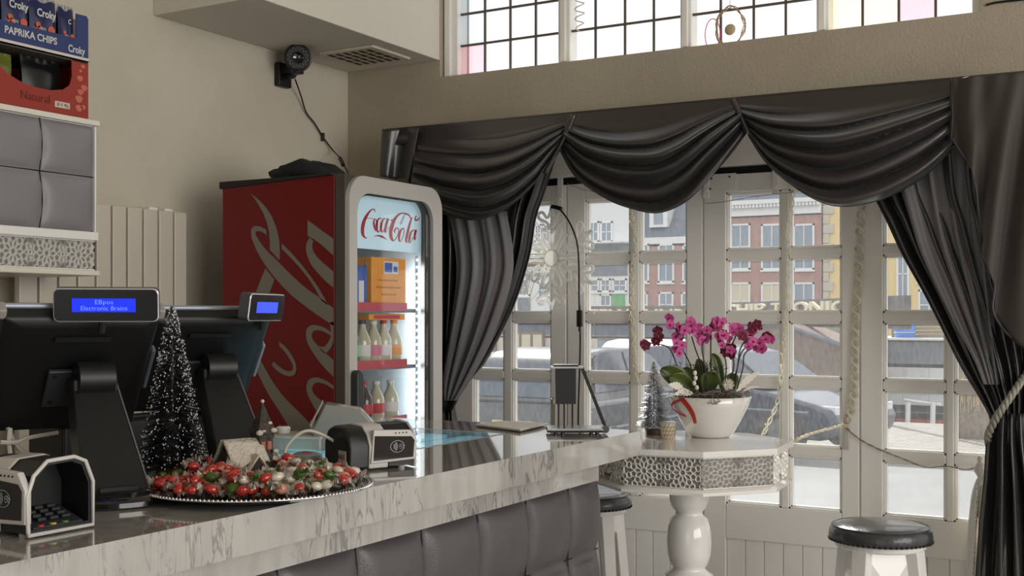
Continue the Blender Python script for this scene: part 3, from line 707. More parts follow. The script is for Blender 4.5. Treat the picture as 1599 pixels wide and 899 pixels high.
MB().grid(lambda a, c: V((FXG+.03+.018*sin(PI*a), 3.335+a*.075, 1.532+c*.15+.006*sin(a*12)*(c > .9))), 8, 6).build('pouch_body', L_bl, t, smooth='all', solid=.004)
MB().grid(lambda a, c: V((FXG+.034+.016*sin(PI*a), 3.343+a*.045, 1.545+c*.085)), 6, 4).build('pouch_label', L_wh, t, solid=.002)
t = thing('orange_multipack', (FXG, 3.53, 1.49), 'flat orange pack lying across the tops of the bottles in the fridge', 'pack')
MB().box((FXG-.06, 3.42, 1.4895), (FXG+.035, 3.645, 1.512)).build('wrap', mat('carton_orange'), t, bevel=.003)
b = MB(); b.box((FXG+.035, 3.45, 1.494), (FXG+.0362, 3.61, 1.507)); b.build('stripe', L_rd, t)

# black cloth bag on top of the fridge
def blob(mb, c, sc, amp, seed, nu=28, nv=14):
    rnd = random.Random(seed); ph = [rnd.uniform(0, 6) for _ in range(6)]; c = V(c)
    def f(a, b_):
        th = 2*PI*a; ph_ = PI*b_; r = 1+amp*(sin(3*th+ph[0])*sin(2*ph_+ph[1])+.6*sin(7*th+ph[2]+3*ph_)+.4*sin(11*th+ph[3])*sin(6*ph_))
        z = cos(ph_)*sc[2]*r
        return c+V((sc[0]*sin(ph_)*cos(th)*r, sc[1]*sin(ph_)*sin(th)*r, max(z, -sc[2]*.45)))
    return mb.grid(f, nu, nv)
tag(blob(MB(), (-2.78, 3.36, 2.012), (.12, .15, .055), .16, 3).build('cloth_bag', mat('black_cloth', (16, 16, 18), .85, bump=(90, .4)), smooth='all'), 'crumpled black cloth bag lying on top of the drinks fridge', 'bag')

# ------------------------------------------------------------ security camera, its cable, ceiling vent
t = thing('security_camera', (-3.2, 3.80, 2.5), 'black round security camera with ring of lights on the left wall near the ceiling', 'camera')
MB().box((-3.299, 3.76, 2.465), (-3.27, 3.84, 2.565)).build('wall_plate', M_black, t, bevel=.006)
MB().tube([(-3.28, 3.80, 2.51), (-3.22, 3.79, 2.505), (-3.17, 3.76, 2.53)], .013, 10).build('bracket', M_black, t, smooth=True)
c0 = V((-3.165, 3.755, 2.565)); ax = V((.62, -.77, -.12)).normalized()
MB().lathe([(.03, -.10), (.045, -.095), (.05, -.02), (.056, 0), (.056, .028), (.05, .03), (.048, .026)], c0, 28, ax).build('housing', M_black, t, smooth=True)
MB().lathe([(.021, .022), (.023, .03), (.019, .034), (.012, .031)], c0, 20, ax).build('lens', mat('lens_black', (8, 8, 10), .05, coat=1), t, smooth=True)
q = V((0, 0, 1)).rotation_difference(ax); b = MB()
for k in range(28):
    a = 2*PI*k/28; r = .034 if k % 2 else .041; b.sphere(c0+q @ V((r*cos(a), r*sin(a), .027)), .0025, 6)
b.build('infrared_leds', mat('led_grey', (150, 150, 156), .3), t)
MB().box(c0+V((-.02, -.02, -.066)), c0+V((.02, .015, -.045))).build('mounting_foot', M_black, t, bevel=.004)
pts = [at(461, 124, X=-3.24), at(470, 150, X=-3.27), at(478, 175, X=-3.288), at(491, 192, X=-3.288), at(504, 213, X=-3.288), at(520, 235, X=-3.27), V((-3.14, 4.0, 2.18)), V((-3.02, 3.9, 2.09)), V((-2.93, 3.75, 2.005)), V((-2.88, 3.65, 1.998))]
t = thing('camera_cable', tuple(pts[0]), 'thin black cable hanging from the security camera down to the fridge top', 'cable')
MB().tube(smooth_path(pts, 6), .0035, 6).build('wire', M_black, t, smooth=True)
b = MB(); b.cyl(pts[4]+V((.002, 0, .015)), pts[4]+V((.002, 0, -.02)), .0075, n=8); b.cyl(pts[6], pts[6]+(pts[7]-pts[6])*.4, .009, n=8); b.build('connector', M_black, t, smooth=True)
t = thing('ceiling_vent', (-3.03, 4.0, 2.6), 'square cream ventilation grille in the underside of the soffit', 'vent')
b = MB(); b.box((-3.15, 3.87, 2.600), (-2.87, 4.14, 2.6115)); b.build('frame', mat('vent_cream', (206, 196, 178), .5), t, bevel=.003)
b = MB()
for i in range(6):
    for j in range(4): b.box((-3.125+i*.040, 3.895+j*.058, 2.5985), (-3.125+i*.040+.02, 3.895+j*.058+.045, 2.6002))
b.build('slots', mat('slot_dark', (52, 46, 42), .9), t)

# ------------------------------------------------------------ counter
CXF, CXB, CZ, CYE, CYN = -1.37, -2.03, 1.17, 3.155, -.8
t = thing('marble_counter', (-1.7, 1.3, 0), 'long white marble counter with overhanging glossy top', 'counter')
GX0, GX1, GY0, GY1 = -1.99, -1.665, 2.15, 2.88
b = MB()
b.box((CXB, CYN, 1.10), (GX1, GY0, CZ)); b.box((GX1, CYN, 1.10), (CXF, CYE, CZ)); b.box((CXB, GY1, 1.10), (GX1, CYE, CZ)); b.box((CXB, GY0, 1.10), (GX0, GY1, CZ)); b.box((-2.42, 2.93, 1.10), (CXB, CYE, CZ))
b.build('countertop', M_marble, t)
b = MB(); b.box((CXB+.04, CYN, 1.035), (-1.45, 3.03, 1.0995)); b.build('lower_slab', M_marble, t)
b = MB(); b.box((CXB+.06, CYN, .08), (-1.492, 3.09, 1.034)); b.box((-2.40, 2.95, 0), (CXB, CYE-.02, 1.099)); b.box((CXB+.10, CYN, 0), (-1.54, 3.05, .08)); b.build('carcass', M_black, t)
ys_ = [-.74+.24*k for k in range(16)]; ys_ = [2.90-.2405*k for k in range(15, -1, -1)]+[3.095]
tufted(lambda u, v: (-1.49, u, v), (1, 0, 0), ys_, [.107, .347, .587, .827, 1.034], .045, .0125, .026, 'tufted_front', M_leather, t)
# pale lit glass display let into the top
t = thing('display_well', ((GX0+GX1)/2, (GY0+GY1)/2, 1.10), 'lit pale-blue display well under glass let into the marble counter', 'display')
b = MB(); b.box((GX0+.001, GY0+.001, 1.140), (GX1-.001, GY1-.001, 1.150)); b.build('tray', mat('well_white', (206, 222, 226), .4), t)
for k in range(2):
    b = MB(); x = GX0+.09+.15*k; b.box((x-.045, GY0+.02, 1.151), (x+.045, GY1-.02, 1.1595)); b.build('light_strip', mat('cool_strip', (190, 228, 238), .4, emit=(150, 216, 236), es=1.5), t)
b = MB(); b.box((GX0+.001, GY0+.001, 1.1665), (GX1-.001, GY1-.001, CZ+.0006)); b.build('glass_top', M_glass, t)
b = MB()
for a_, c_ in (((GX0, GY0), (GX0+.006, GY1)), ((GX1-.006, GY0), (GX1, GY1)), ((GX0, GY0), (GX1, GY0+.006)), ((GX0, GY1-.006), (GX1, GY1))): b.box((a_[0]+.0005, a_[1]+.0005, 1.15), (c_[0]-.0005, c_[1]-.0005, CZ+.0012))
b.build('steel_rim', M_steel, t)

# ------------------------------------------------------------ POS terminals
def pos_terminal(name, loc, rz, label, disp_off, disp_rz, lines, ddx, dw=.185):
    """local axes: +x = along the screen, +y = towards the customers, z up; origin at the foot"""
    t = thing(name, loc, label, 'cash register', rz)
    def B(mb, n, m, p=t, **k): return mb.build(n, m, p, local=True, **k)
    b = MB(); b.lathe([(.098, 0), (.104, .004), (.104, .012), (.09, .022), (.02, .026)], (0, -.02, 0), 40); B(b, 'base', mat('piano_black', (14, 14, 15), .12, coat=.8), smooth=True)
    # slanted arm: box leaning back from the foot up to the mount
    p0 = V((0, 0, .015)); p1 = V((-.008, -.165, .205)); ex = V((1, 0, 0)); th = V((0, .045, 0))
    rings = []
    for p, hw, tk in ((p0, .058, .05), (p1, .040, .045)):
        rings.append([p-ex*hw-V((0, tk, 0)), p+ex*hw-V((0, tk, 0)), p+ex*hw+V((0, tk*.2, 0)), p-ex*hw+V((0, tk*.2, 0))])
    b = MB(); b.loft(rings); B(b, 'stand_arm', mat('arm_black', (22, 22, 23), .4), bevel=.003)
    b = MB(); q0 = [p0-ex*.060+V((0, .011, 0)), p0-ex*.060+V((0, -.052, 0)), p1-ex*.042+V((0, -.047, 0)), p1-ex*.042+V((0, .010, 0))]
    b.prism(q0, V((.003, 0, 0))); B(b, 'side_trim', mat('trim_grey', (120, 122, 128), .3, metal=.6))
    b = MB(); b.box((-.035, .008, .02), (.035, .018, .032)); B(b, 'foot_notch', M_blackm, bevel=.002)
    # monitor: tilted back housing with pale bezel ring
    M = Matrix.Translation(V((.016, -.225, .222))) @ Matrix.Rotation(math.radians(-38), 4, 'X')
    W, H = .152, .150
    b = MB(); b.M = M; b.box((-W, -.030, -H), (W, -.018, H)); B(b, 'bezel', mat('bezel_silver', (150, 158, 172), .3, metal=.3), bevel=.008)
    b = MB(); b.M = M; b.box((-W+.012, -.0305, -H+.012), (W-.012, -.0302, H-.012)); B(b, 'screen', mat('screen_dark', (10, 11, 14), .1, coat=.6))
    b = MB(); b.M = M
    b.loft([[(-W+.002, -.018, -H+.004), (W-.002, -.018, -H+.004), (W-.002, -.018, H-.004), (-W+.002, -.018, H-.004)], [(-W+.012, .004, -H+.014), (W-.012, .004, -H+.014), (W-.012, .004, H-.012), (-W+.012, .004, H-.012)], [(-W+.04, .022, -H+.03), (W-.04, .022, -H+.03), (W-.045, .014, H-.03), (-W+.045, .014, H-.03)]]); B(b, 'back_housing', M_black, bevel=.004)
    b = MB(); b.M = M; b.box((-.05, .018, H-.055), (.05, .022, H-.046)); B(b, 'cable_slot', M_blackm)
    for sx in (-1, 1):
        b = MB(); b.M = M; b.box((sx*(W-.008)-.008, -.026, H-.018), (sx*(W-.008)+.008, .002, H+.004)); B(b, 'corner_cap', mat('cap_grey', (150, 146, 138), .5), bevel=.004)
    b = MB(); b.M = M; b.box((-W-.004, -.024, -.05), (-W+.006, -.004, .05)); po = B(b, 'port_cover', mat('port_silver', (130, 138, 150), .3, metal=.3), bevel=.004)
    b = MB(); b.M = M; b.lathe([(.004, 0), (.004, .0015)], (-W-.004, -.014, .0), 12, (-1, 0, 0)); B(b, 'lock_hole', M_blackm, po)
    b = MB(); b.M = M; b.box((-.052, .02, -.058), (.052, .030, .03)); mp = B(b, 'mount_plate', M_dgrey, bevel=.003)
    b = MB(); b.M = M
    for sx in (-1, 1):
        for z in (-.045, .018): b = MB(); b.M = M; b.cyl((sx*.04, .029, z), (sx*.04, .0315, z), .0045, n=10); B(b, 'screw', M_blackm, mp)
    b = MB(); b.tube([V((-.04, -.16, .215)), V((.026, -.16, .215))], .032, 24); B(b, 'tilt_hinge', M_black, smooth=True)
    b = MB(); b.box((-.048, -.19, .19), (.034, -.145, .215)); B(b, 'hinge_cradle', M_black, bevel=.004)
    # customer display clipped to the top edge
    D = Matrix.Translation(V(disp_off)) @ Matrix.Rotation(disp_rz, 4, 'Z') @ Matrix.Rotation(math.radians(-8), 4, 'X')
    b = MB(); b.M = D; hw, hh = dw/2, .031
    o2 = [(x, z) for x, z in rrect(-hw, hw, -hh, hh, .010, 5)]
    b.prism([(x, -.024, z) for x, z in o2], (0, .024, 0)); dp = B(b, 'customer_display', mat('display_case', (70, 70, 74), .35), smooth=True)
    o3 = rrect(-hw+.002, hw-.002, -hh+.002, hh-.002, .009, 5)
    b = MB(); b.M = D; n = len(o2)
    b.add([(x, .0004, z) for x, z in o2]+[(x, .002, z) for x, z in o3], [(i, (i+1) % n, n+(i+1) % n, n+i) for i in range(n)]); B(b, 'display_rim', mat('rim_silver', (206, 208, 212), .25, metal=.5), dp)
    b = MB(); b.M = D; b.add([(x, .0015, z) for x, z in o3], [tuple(range(n))]); B(b, 'display_face', mat('face_black', (12, 12, 14), .15), dp)
    lw, lh = hw*.60, .0125
    b = MB(); b.M = D; b.add([(-lw+ddx, .0022, -lh), (lw+ddx, .0022, -lh), (lw+ddx, .0022, lh), (-lw+ddx, .0022, lh)], [(0, 1, 2, 3)]); B(b, 'lcd', mat('lcd_blue_%s' % ('a' if lines else 'b'), (10, 30, 220), .4, emit=(14, 44, 255) if lines else (70, 92, 205), es=.95), dp)
    if lines:
        b = MB(); b.M = D
        text(b, lines[0], (ddx, .0027, .0055), (-1, 0, 0), (0, 0, 1), .0115, 1.1, space=1.05); text(b, lines[1], (ddx, .0027, -.0058), (-1, 0, 0), (0, 0, 1), .0115, 1.05, space=1.0); B(b, 'lcd_text', mat('lcd_text', (90, 120, 255), .4, emit=(92, 128, 255), es=1), dp)
    b = MB(); c = V(disp_off); b.cyl(c+V((0, -.02, -.02)), c+V((0, -.03, -.05)), .007, n=8); B(b, 'display_neck', M_black)
    return t
rz1 = math.atan2(-.549, .833)-PI/2+math.radians(9)         # local +y -> (.833,-.549)
pos_terminal('pos_terminal', (-1.640, 1.455, CZ), rz1, 'black cash register terminal at the left with blue display reading Electronic Brains', (-.008, -.085, .352), math.radians(-24), ('EBpos', 'Electronic Brains'), .004)
pos_terminal('pos_terminal', (-1.765, 1.915, CZ), rz1, 'black cash register terminal in front of the red fridge panel, with small tilted blue display', (-.095, -.095, .352), math.radians(38), None, 0, .165)
# ------------------------------------------------------------ card terminals
def card_terminal(loc, rz, label, sc=1.0, hs=1.0):
    """local: contactless panel faces -y, keypad opening at +x, black back with sticker at -x"""
    t = thing('card_terminal', loc, label, 'payment terminal', rz)
    def B(mb, n, m, p=t, **k): return mb.build(n, m, p, local=True, **k)
    L, Dp, H = .17*sc, .115*sc, .108*sc*hs
    def prof(x, g=0, hs=1.0):                 # cross-section in (y,z): domed box
        pts = [(-.5, .04), (-.5, .0), (.5, .0), (.5, .62), (.38, .92), (.2, 1.0), (-.22, .98), (-.42, .80), (-.52, .52)]
        return [V((x, y*(Dp+g), z*(H*hs+g)+.006-g*.5)) for y, z in pts]
    b = MB(); b.loft([prof(-.085*sc, -.006, .93), prof(-.078*sc, 0, .97), prof(-.038*sc, 0, .985)]); B(b, 'black_back', M_black, bevel=.003)
    b = MB(); b.loft([prof(-.038*sc, .003, .99), prof(.0, .003, 1.0), prof(.01*sc, .003, 1.0)]); B(b, 'shell', mat('shell_grey', (196, 192, 188), .35), bevel=.003)
    # hood (open tunnel towards +x) and pale rim
    o = prof(.012*sc, -.002); i = prof(.012*sc, -.014)
    b = MB(); n = len(o)
    o2 = prof(.075*sc, 0, 1.0); i2 = prof(.075*sc, -.012, 1.0)
    b.add(o+o2+i2+i, [(j, (j+1) % n, n+(j+1) % n, n+j) for j in range(n)]+[(n+j, n+(j+1) % n, 2*n+(j+1) % n, 2*n+j) for j in range(n)]+[(2*n+j, 2*n+(j+1) % n, 3*n+(j+1) % n, 3*n+j) for j in range(n)])
    B(b, 'hood', M_black)
    r = MB(); pp = [p for p in prof(.077*sc, .002)]; r.tube(pp+[pp[0]], .0032, 8); B(r, 'rim', mat('shell_grey'), smooth=True)
    e = MB(); e.add([p*1 for p in prof(.0125*sc, .0)], [tuple(range(len(o)))]); B(e, 'hood_back', M_blackm)
    k = MB(); k.prism([V((.012*sc, -.045*sc, .030)), V((.07*sc, -.045*sc, .010)), V((.07*sc, .045*sc, .010)), V((.012*sc, .045*sc, .030))], (0, 0, .004)); kp = B(k, 'keypad', M_dgrey)
    k = MB()
    for a in range(4):
        for c in range(3): k.box((.018*sc+a*.012, -.03+c*.022, .0335-a*.004), (.026*sc+a*.012, -.016+c*.022, .0375-a*.004))
    B(k, 'keys', mat('key_black', (36, 36, 38), .5), kp)
    for nm, yy, cc in (('cancel_key', -.028, (170, 44, 36)), ('correct_key', -.006, (186, 176, 60)), ('confirm_key', .016, (60, 130, 60))):
        k = MB(); k.lathe([(.006, 0), (.006, .004)], (.064*sc, yy, .0125), 12); B(k, nm, mat(nm, cc, .5), kp)
    # contactless reader panel on the -y side
    x0, x1 = -.030*sc, .066*sc; y = -Dp*.5-.002
    def pn(x, z, dy=0): f = z; return V((x, y-.004-.003*f-dy, .006+H*z))
    b = MB(); b.add([pn(x0-.006, .10), pn(x1+.010, .14), pn(x1+.012, .62), pn(x1-.004, .86), pn(x0, .90)]+[p+V((0, .012, 0)) for p in (pn(x0-.006, .10), pn(x1+.010, .14), pn(x1+.012, .62), pn(x1-.004, .86), pn(x0, .90))], [(0, 1, 2, 3, 4), (9, 8, 7, 6, 5)]+[(j, (j+1) % 5, 5+(j+1) % 5, 5+j) for j in range(5)])
    rd = B(b, 'reader_frame', mat('shell_grey'), bevel=.002)
    b = MB(); b.add([pn(x0, .17, .0006), pn(x1+.003, .20, .0006), pn(x1+.006, .60, .0006), pn(x1-.002, .70, .0006), pn(x0+.002, .76, .0006)], [(0, 1, 2, 3, 4)]); B(b, 'reader_panel', mat('face_black'), rd)
    b = MB()
    cx, cz = .028*sc, .48; R1 = .0155*sc
    def cp(dx, dz): return V((cx+dx, y-.0056-.003*(cz), .006+H*cz+dz))
    def arcr(r, a0, a1, wd, ox=0, oz=0, sx=1):
        n = 14; return ([cp(ox+sx*(r+wd)*cos(a0+(a1-a0)*k/n), oz+(r+wd)*sin(a0+(a1-a0)*k/n)) for k in range(n+1)], [cp(ox+sx*r*cos(a0+(a1-a0)*k/n), oz+r*sin(a0+(a1-a0)*k/n)) for k in range(n+1)])
    b.ribbon(*arcr(R1*.8, 0, 2*PI, .0009, sx=1.35))
    for k in range(4): b.ribbon(*arcr(.004+.0028*k, -.8, .8, .0011, ox=-.013))
    for st in ([(.004, .002), (.010, .005), (.017, -.001)], [(.004, -.001), (.009, .001), (.015, -.005)], [(.005, -.004), (.010, -.005)]):
        b.tube([cp(*q) for q in st], .0006, 5)
    B(b, 'contactless_symbol', mat('print_grey', (176, 176, 178), .5), rd)
    b = MB()
    for k in range(4): b.lathe([(.0017, 0), (.0017, .001)], pn(.024*sc+k*.009, .80), 8, (0, -1, 0))
    B(b, 'indicator_lights', M_blackm, rd)
    # sticker on the black back
    b = MB(); xs = -.0865*sc
    b.box((xs-.0004, -.044, .016), (xs+.004, -.012, .044)); st = B(b, 'sticker', mat('sticker_grey', (176, 172, 170), .5))
    b = MB(); text(b, 'ING', (xs-.001, -.022, .030), (0, -1, 0), (0, 0, 1), .013, .9, bold=.02); B(b, 'sticker_text', mat('print_navy', (50, 50, 90), .5), st)
    b = MB(); b.add([V((xs-.001, -.037+.0045*cos(a)*(1+.3*sin(3*a)), .030+.006*sin(a)*(1+.25*cos(4*a)))) for a in [2*PI*i/16 for i in range(16)]], [tuple(range(16))]); B(b, 'sticker_emblem', mat('print_orange2', (230, 96, 30), .5), st)
    for sx in (-.07, .05):
        b = MB(); b.lathe([(.008, 0), (.008, .008)], (sx*sc, -.045*sc, 0), 10); B(b, 'foot', mat('foot_grey', (170, 166, 160), .5))
    return t
# second unit: panel seen from the customer's side; first unit at the left edge: keypad side
card_terminal((-1.555, 2.09, CZ), math.radians(66), 'grey and black card payment terminal with contactless symbol standing right of the sweets tray', 1.0, .84)
card_terminal((-1.565, 1.215, CZ), math.radians(-1), 'black card payment terminal with open keypad hood at the left end of the counter', 1.0)

# ------------------------------------------------------------ small things on the counter
t = thing('receipt_box', (-1.93, 2.30, CZ), 'flat white box behind the sweets tray, left of the card terminal', 'box', math.radians(15))
MB().box((-.075, -.05, 0), (.075, .05, .038)).build('box_body', mat('off_white', (176, 170, 158), .5), t, local=True, bevel=.005)
MB().box((-.078, -.053, .030), (.078, .053, .036)).build('lid', mat('off_white2', (196, 190, 178), .4), t, local=True, bevel=.002)
MB().box((-.02, -.0505, .004), (.0, -.0500, .022)).build('label', mat('sticker_grey'), t, local=True)
tag(MB().lathe([(.016, 0), (.018, .004), (.018, .014), (.014, .018)], (-1.965, 2.275, CZ+.0385), 24).build('white_knob', M_whiteg, smooth=True), 'small round white cap lying on the flat white box', 'cap')
# tilted clear-sleeved receipt printer
t = thing('receipt_printer', (-1.83, 2.36, CZ), 'grey translucent wedge-shaped receipt holder behind the card terminal', 'printer', math.radians(38))
b = MB(); b.prism([(-.085, -.055, 0), (-.085, -.055, .055), (-.055, -.055, .115), (.035, -.055, .10), (.085, -.055, .045), (.085, -.055, 0)], (0, .11, 0)); b.build('wedge_body', mat('smoky_grey', (140, 136, 130), .25, coat=.5), t, local=True, bevel=.006)
b = MB(); b.prism([(-.089, -.045, .060), (-.060, -.045, .117), (-.062, -.045, .119), (-.092, -.045, .062)], (0, .09, 0)); b.build('front_plate', mat('frosted_plate', (176, 170, 160), .3, bump=(60, .8)), t, local=True)
b = MB()
for k in range(5): b.tube([V((-.082+.007*j, -.03+.013*k+.004*sin(j*2+k), .075+.0135*j)) for j in range(3)], .0016, 5)
b.build('embossing', mat('sticker_grey'), t, local=True)
# white cable loop with little grey puck
cc = at(483, 712, Z=CZ+.03)
tag(MB().tube(smooth_path([cc+V((.05, .06, -.02)), cc+V((.045, .05, .02)), cc+V((.0, .0, .055)), cc+V((-.03, -.03, .03)), cc+V((-.035, -.035, -.0)), cc+V((-.01, -.01, -.024)), cc+V((.04, .03, -.025)), cc+V((.06, .075, -.02))], 6), .0035, 8).build('cable_loop', M_cable_w, smooth=True), 'looped grey-white cable beside the left side of the card terminal', 'cable')
q = at(478, 722, Z=CZ)
t = thing('grey_puck', tuple(q), 'small grey oval device with red mark inside the cable loop', 'device')
MB().lathe([(.038, 0), (.040, .006), (.036, .018), (.02, .024)], q, 24).build('puck_body', mat('smoky_grey'), t, smooth=True)
MB().lathe([(.010, .0235), (.009, .0255)], q, 12).build('mark', M_rail, t)
# brochures
t = thing('brochure', (-1.70, 3.03, CZ), 'flat white folded brochure lying on the far end of the counter', 'brochure')
A = [at(742, 665, Z=CZ+.002), at(812, 674, Z=CZ+.002), at(878, 660, Z=CZ+.002), at(815, 655.5, Z=CZ+.002)]
A = [V((min(max(p.x, -2.0), -1.40), min(p.y, 3.14), p.z)) for p in A]
MB().prism(A, (0, 0, .004)).build('back_page', mat('paper_grey', (150, 148, 144), .6), t)
MB().prism([p+V((.004, -.004, .0042)) for p in A], (0, 0, .004)).build('front_page', mat('paper', (240, 238, 232), .5), t)

# loose cables behind the cash registers (left)
for k, (pts, lab) in enumerate((([(0, 690), (25, 690), (45, 683), (90, 675)], 'pale cable arching behind the left cash register'), ([(16, 668), (14, 690), (18, 720)], 'short pale cable hanging behind the left cash register'), ([(12, 668), (30, 700), (60, 714)], 'pale cable crossing low behind the left cash register'))):
    P = [at(x, y, X=-1.90-.01*k) for x, y in pts]
    P = [V((p.x, p.y, max(p.z, CZ+.006))) for p in P]
    tag(MB().tube(smooth_path(P, 6), .0042, 6).build('cable_crack_line', M_cable_w, smooth=True), lab, 'cable')

# black printers standing behind the registers
def till_printer(loc, L_, label):
    t = thing('till_printer', loc, label, 'printer', math.radians(90))
    MB().box((-L_/2, -.055, 0), (L_/2, .055, .115)).build('printer_case', M_black, t, local=True, bevel=.008)
    MB().box((-L_/2+.03, -.02, .114), (L_/2-.03, .03, .119)).build('paper_lid', M_dgrey, t, local=True, bevel=.002)
    b = MB(); b.box((-L_/2+.04, -.0565, .04), (-L_/2+.16, -.0555, .085)); b.m = 1
    for k in range(3): b.box((-L_/2+.05, -.0572, .05+.011*k), (-L_/2+.15-.02*k, -.0566, .053+.011*k))
    b.build('type_label', [mat('label_dim', (120, 116, 108), .7), mat('label_ink', (50, 48, 46), .7)], t, local=True)
till_printer((-1.972, 1.20, CZ), .40, 'low black till printer behind the left cash register')
till_printer((-1.972, 1.79, CZ), .44, 'low black till printer behind the tinsel tree and right cash register')

# ------------------------------------------------------------ sparkly tinsel trees
def tinsel_tree(loc, h, r, label, n_ring, mcol, seed, base_h=.022, base_r=.03, tl=.5):
    rnd = random.Random(seed); t = thing('tinsel_tree', loc, label, 'ornament'); c = V(loc)
    MB().lathe([(base_r, 0), (base_r, base_h*.9), (base_r*.92, base_h)], c, 24).build('wooden_base', mat('dark_wood', (58, 42, 34), .6, noise=(40, (80, 58, 44))), t, smooth=True)
    b = MB()
    for s_ in (0, 1): b.tube([c+V((.0016*cos(a*40+PI*s_), .0016*sin(a*40+PI*s_), base_h+(h-base_h)*a)) for a in [i/30 for i in range(31)]], .0012, 5)
    b.build('wire_stem', M_lead, t)
    b = MB(); z0 = base_h+.016
    for i in range(n_ring):
        f = i/n_ring; z = z0+(h-z0)*f; R = r*(1-f)**.85+.004; n = int(16+R*1150)
        for j in range(n):
            a = rnd.uniform(0, 2*PI); rr = R*rnd.uniform(.72, 1.05); dz = -rr*.25+rnd.uniform(-.006, .006)
            p = c+V((0, 0, z)); q = c+V((rr*cos(a), rr*sin(a), z+dz)); s = V((-sin(a), cos(a), rnd.uniform(-1, 1))).normalized()*.0007*(1+R*4)
            m_ = p.lerp(q, .35); u = V((0, 0, .0006))
            b.m = 1 if rnd.random() < tl else 0
            b.add([m_-s, m_+s, q+s*.6+u, q-s*.6+u], [(0, 1, 2, 3)])
    b.build('bristles', [mcol, mat('tinsel_bright', (214, 214, 218), .22, metal=1)], t)
    b = MB()
    for _ in range(int(n_ring*14)):
        f = rnd.random()**1.3; z = z0+(h-z0)*f; R = (r*(1-f)**.85+.004)*rnd.uniform(.8, 1.02); a = rnd.uniform(0, 2*PI)
        b.sphere(c+V((R*cos(a), R*sin(a), z-R*.2)), rnd.uniform(.0011, .0021), 4)
    b.build('glitter', mat('glitter_silver', (236, 236, 240), .2, metal=.35), t)
    return t
tinsel_tree((-1.715, 1.660, CZ+.0135), .338, .066, 'tall dark silver tinsel tree standing between the two cash registers', 64, mat('tinsel_dark', (60, 60, 64), .35, metal=.8), 5, .024, .032, .3)

# ------------------------------------------------------------ silver tray, sweets, snowy cottage
TC = V((-1.508, 1.672, CZ+.0005)); TR = .218
t = thing('silver_tray', tuple(TC), 'round silver tray with beaded rim heaped with sweets on the counter edge', 'tray')
MB().lathe([(.12, 0), (.15, .001), (.175, .006), (.205, .014), (TR, .016), (TR+.001, .018), (.206, .0175), (.174, .0095), (.15, .004), (.11, .003), (.002, .003)], TC, 72).build('dish', M_chrome, t, smooth='all')
b = MB()
for k in range(170): a = 2*PI*k/170; b.sphere(TC+V(((TR-.003)*cos(a), (TR-.003)*sin(a), .0185)), .0028, 6)
b.build('beaded_rim', M_chrome, t, smooth='all')
def sweet_mesh(name, m, m2, r=.0125):
    b = MB(); b.sphere((0, 0, 0), r, 8, (1.15, .85, .7))
    b.m = 1
    for sx in (-1, 1):
        n = 7; c = len(b.v); b.add([V((sx*r*1.05, 0, 0))]+[V((sx*r*(1.7+.18*((k % 2))), r*.8*(k/(n-1)*2-1), r*.45*((k % 2)*2-1))) for k in range(n)], [(0, k+1, k+2) for k in range(n-1)])
    o = b.build(name, [m, m2]); 
    for p in o.data.polygons: p.use_smooth = True
    o.location = (0, 0, 0)
    return o
m_r = mat('sweet_red', (168, 30, 20), .12, coat=.8); m_r2 = mat('sweet_coral', (206, 70, 52), .12, coat=.8); m_g = mat('sweet_green', (66, 96, 26), .3, coat=.3); m_w = mat('sweet_white', (206, 196, 180), .15, coat=.8); m_p = mat('sweet_pink', (196, 128, 110), .2, coat=.6)
cl = backlit('cellophane', (206, 196, 184), .3, .12, 1)
protos = []
for nm, m, lab in (('sweet', m_r, 'red wrapped sweet in the heap on the silver tray'), ('sweet', m_r2, 'coral wrapped sweet in the heap on the silver tray'), ('sweet', m_w, 'white wrapped sweet in the heap on the silver tray'), ('sweet', m_g, 'green leafy sweet in the heap on the silver tray'), ('sweet', m_p, 'pink wrapped sweet in the heap on the silver tray')):
    o = sweet_mesh(nm, m, cl if m is not m_g else m_g); tag(o, lab, 'sweet', ['red sweets on the tray', 'coral sweets on the tray', 'white sweets on the tray', 'green sweets on the tray', 'pink sweets on the tray'][len(protos)]); protos.append(o)
rnd = random.Random(11); used = set(); placed = []
HC = V((-1.595, 1.735, 0))
tries = 0
while len(placed) < 168 and tries < 9000:
    tries += 1
    a = rnd.uniform(0, 2*PI); rr = (TR-.030)*math.sqrt(rnd.random()); x, y = TC.x+rr*cos(a), TC.y+rr*sin(a)
    if (V((x, y, 0))-HC).length < .062: continue
    lay = 0; hmax = .034*(1-(rr/(TR-.02))**2)
    z = TC.z+.0165+(.006 if rr > .15 else 0)
    for _ in range(4):
        if all((V((x, y, z))-p).length > .0172 for p in placed): break
        z += .008
    else: continue
    if z-TC.z-.014 > hmax+.014: continue
    placed.append(V((x, y, z)))
    im = (x-TC.x)*.87+(y-TC.y)*.5            # image right
    k = rnd.choices(range(5), (5, 3, .8, .6, .5) if im < -.03 else (3, 1.8, 2.8, 2.2, 1.2))[0]
    o = protos[k] if k not in used else protos[k].copy()
    if k in used: COL.objects.link(o)
    used.add(k)
    o.location = (x, y, z); o.rotation_euler = (rnd.uniform(-.5, .5), rnd.uniform(-.5, .5), rnd.uniform(0, 2*PI)); s_ = rnd.uniform(.85, 1.15); o.scale = (s_, s_, s_)

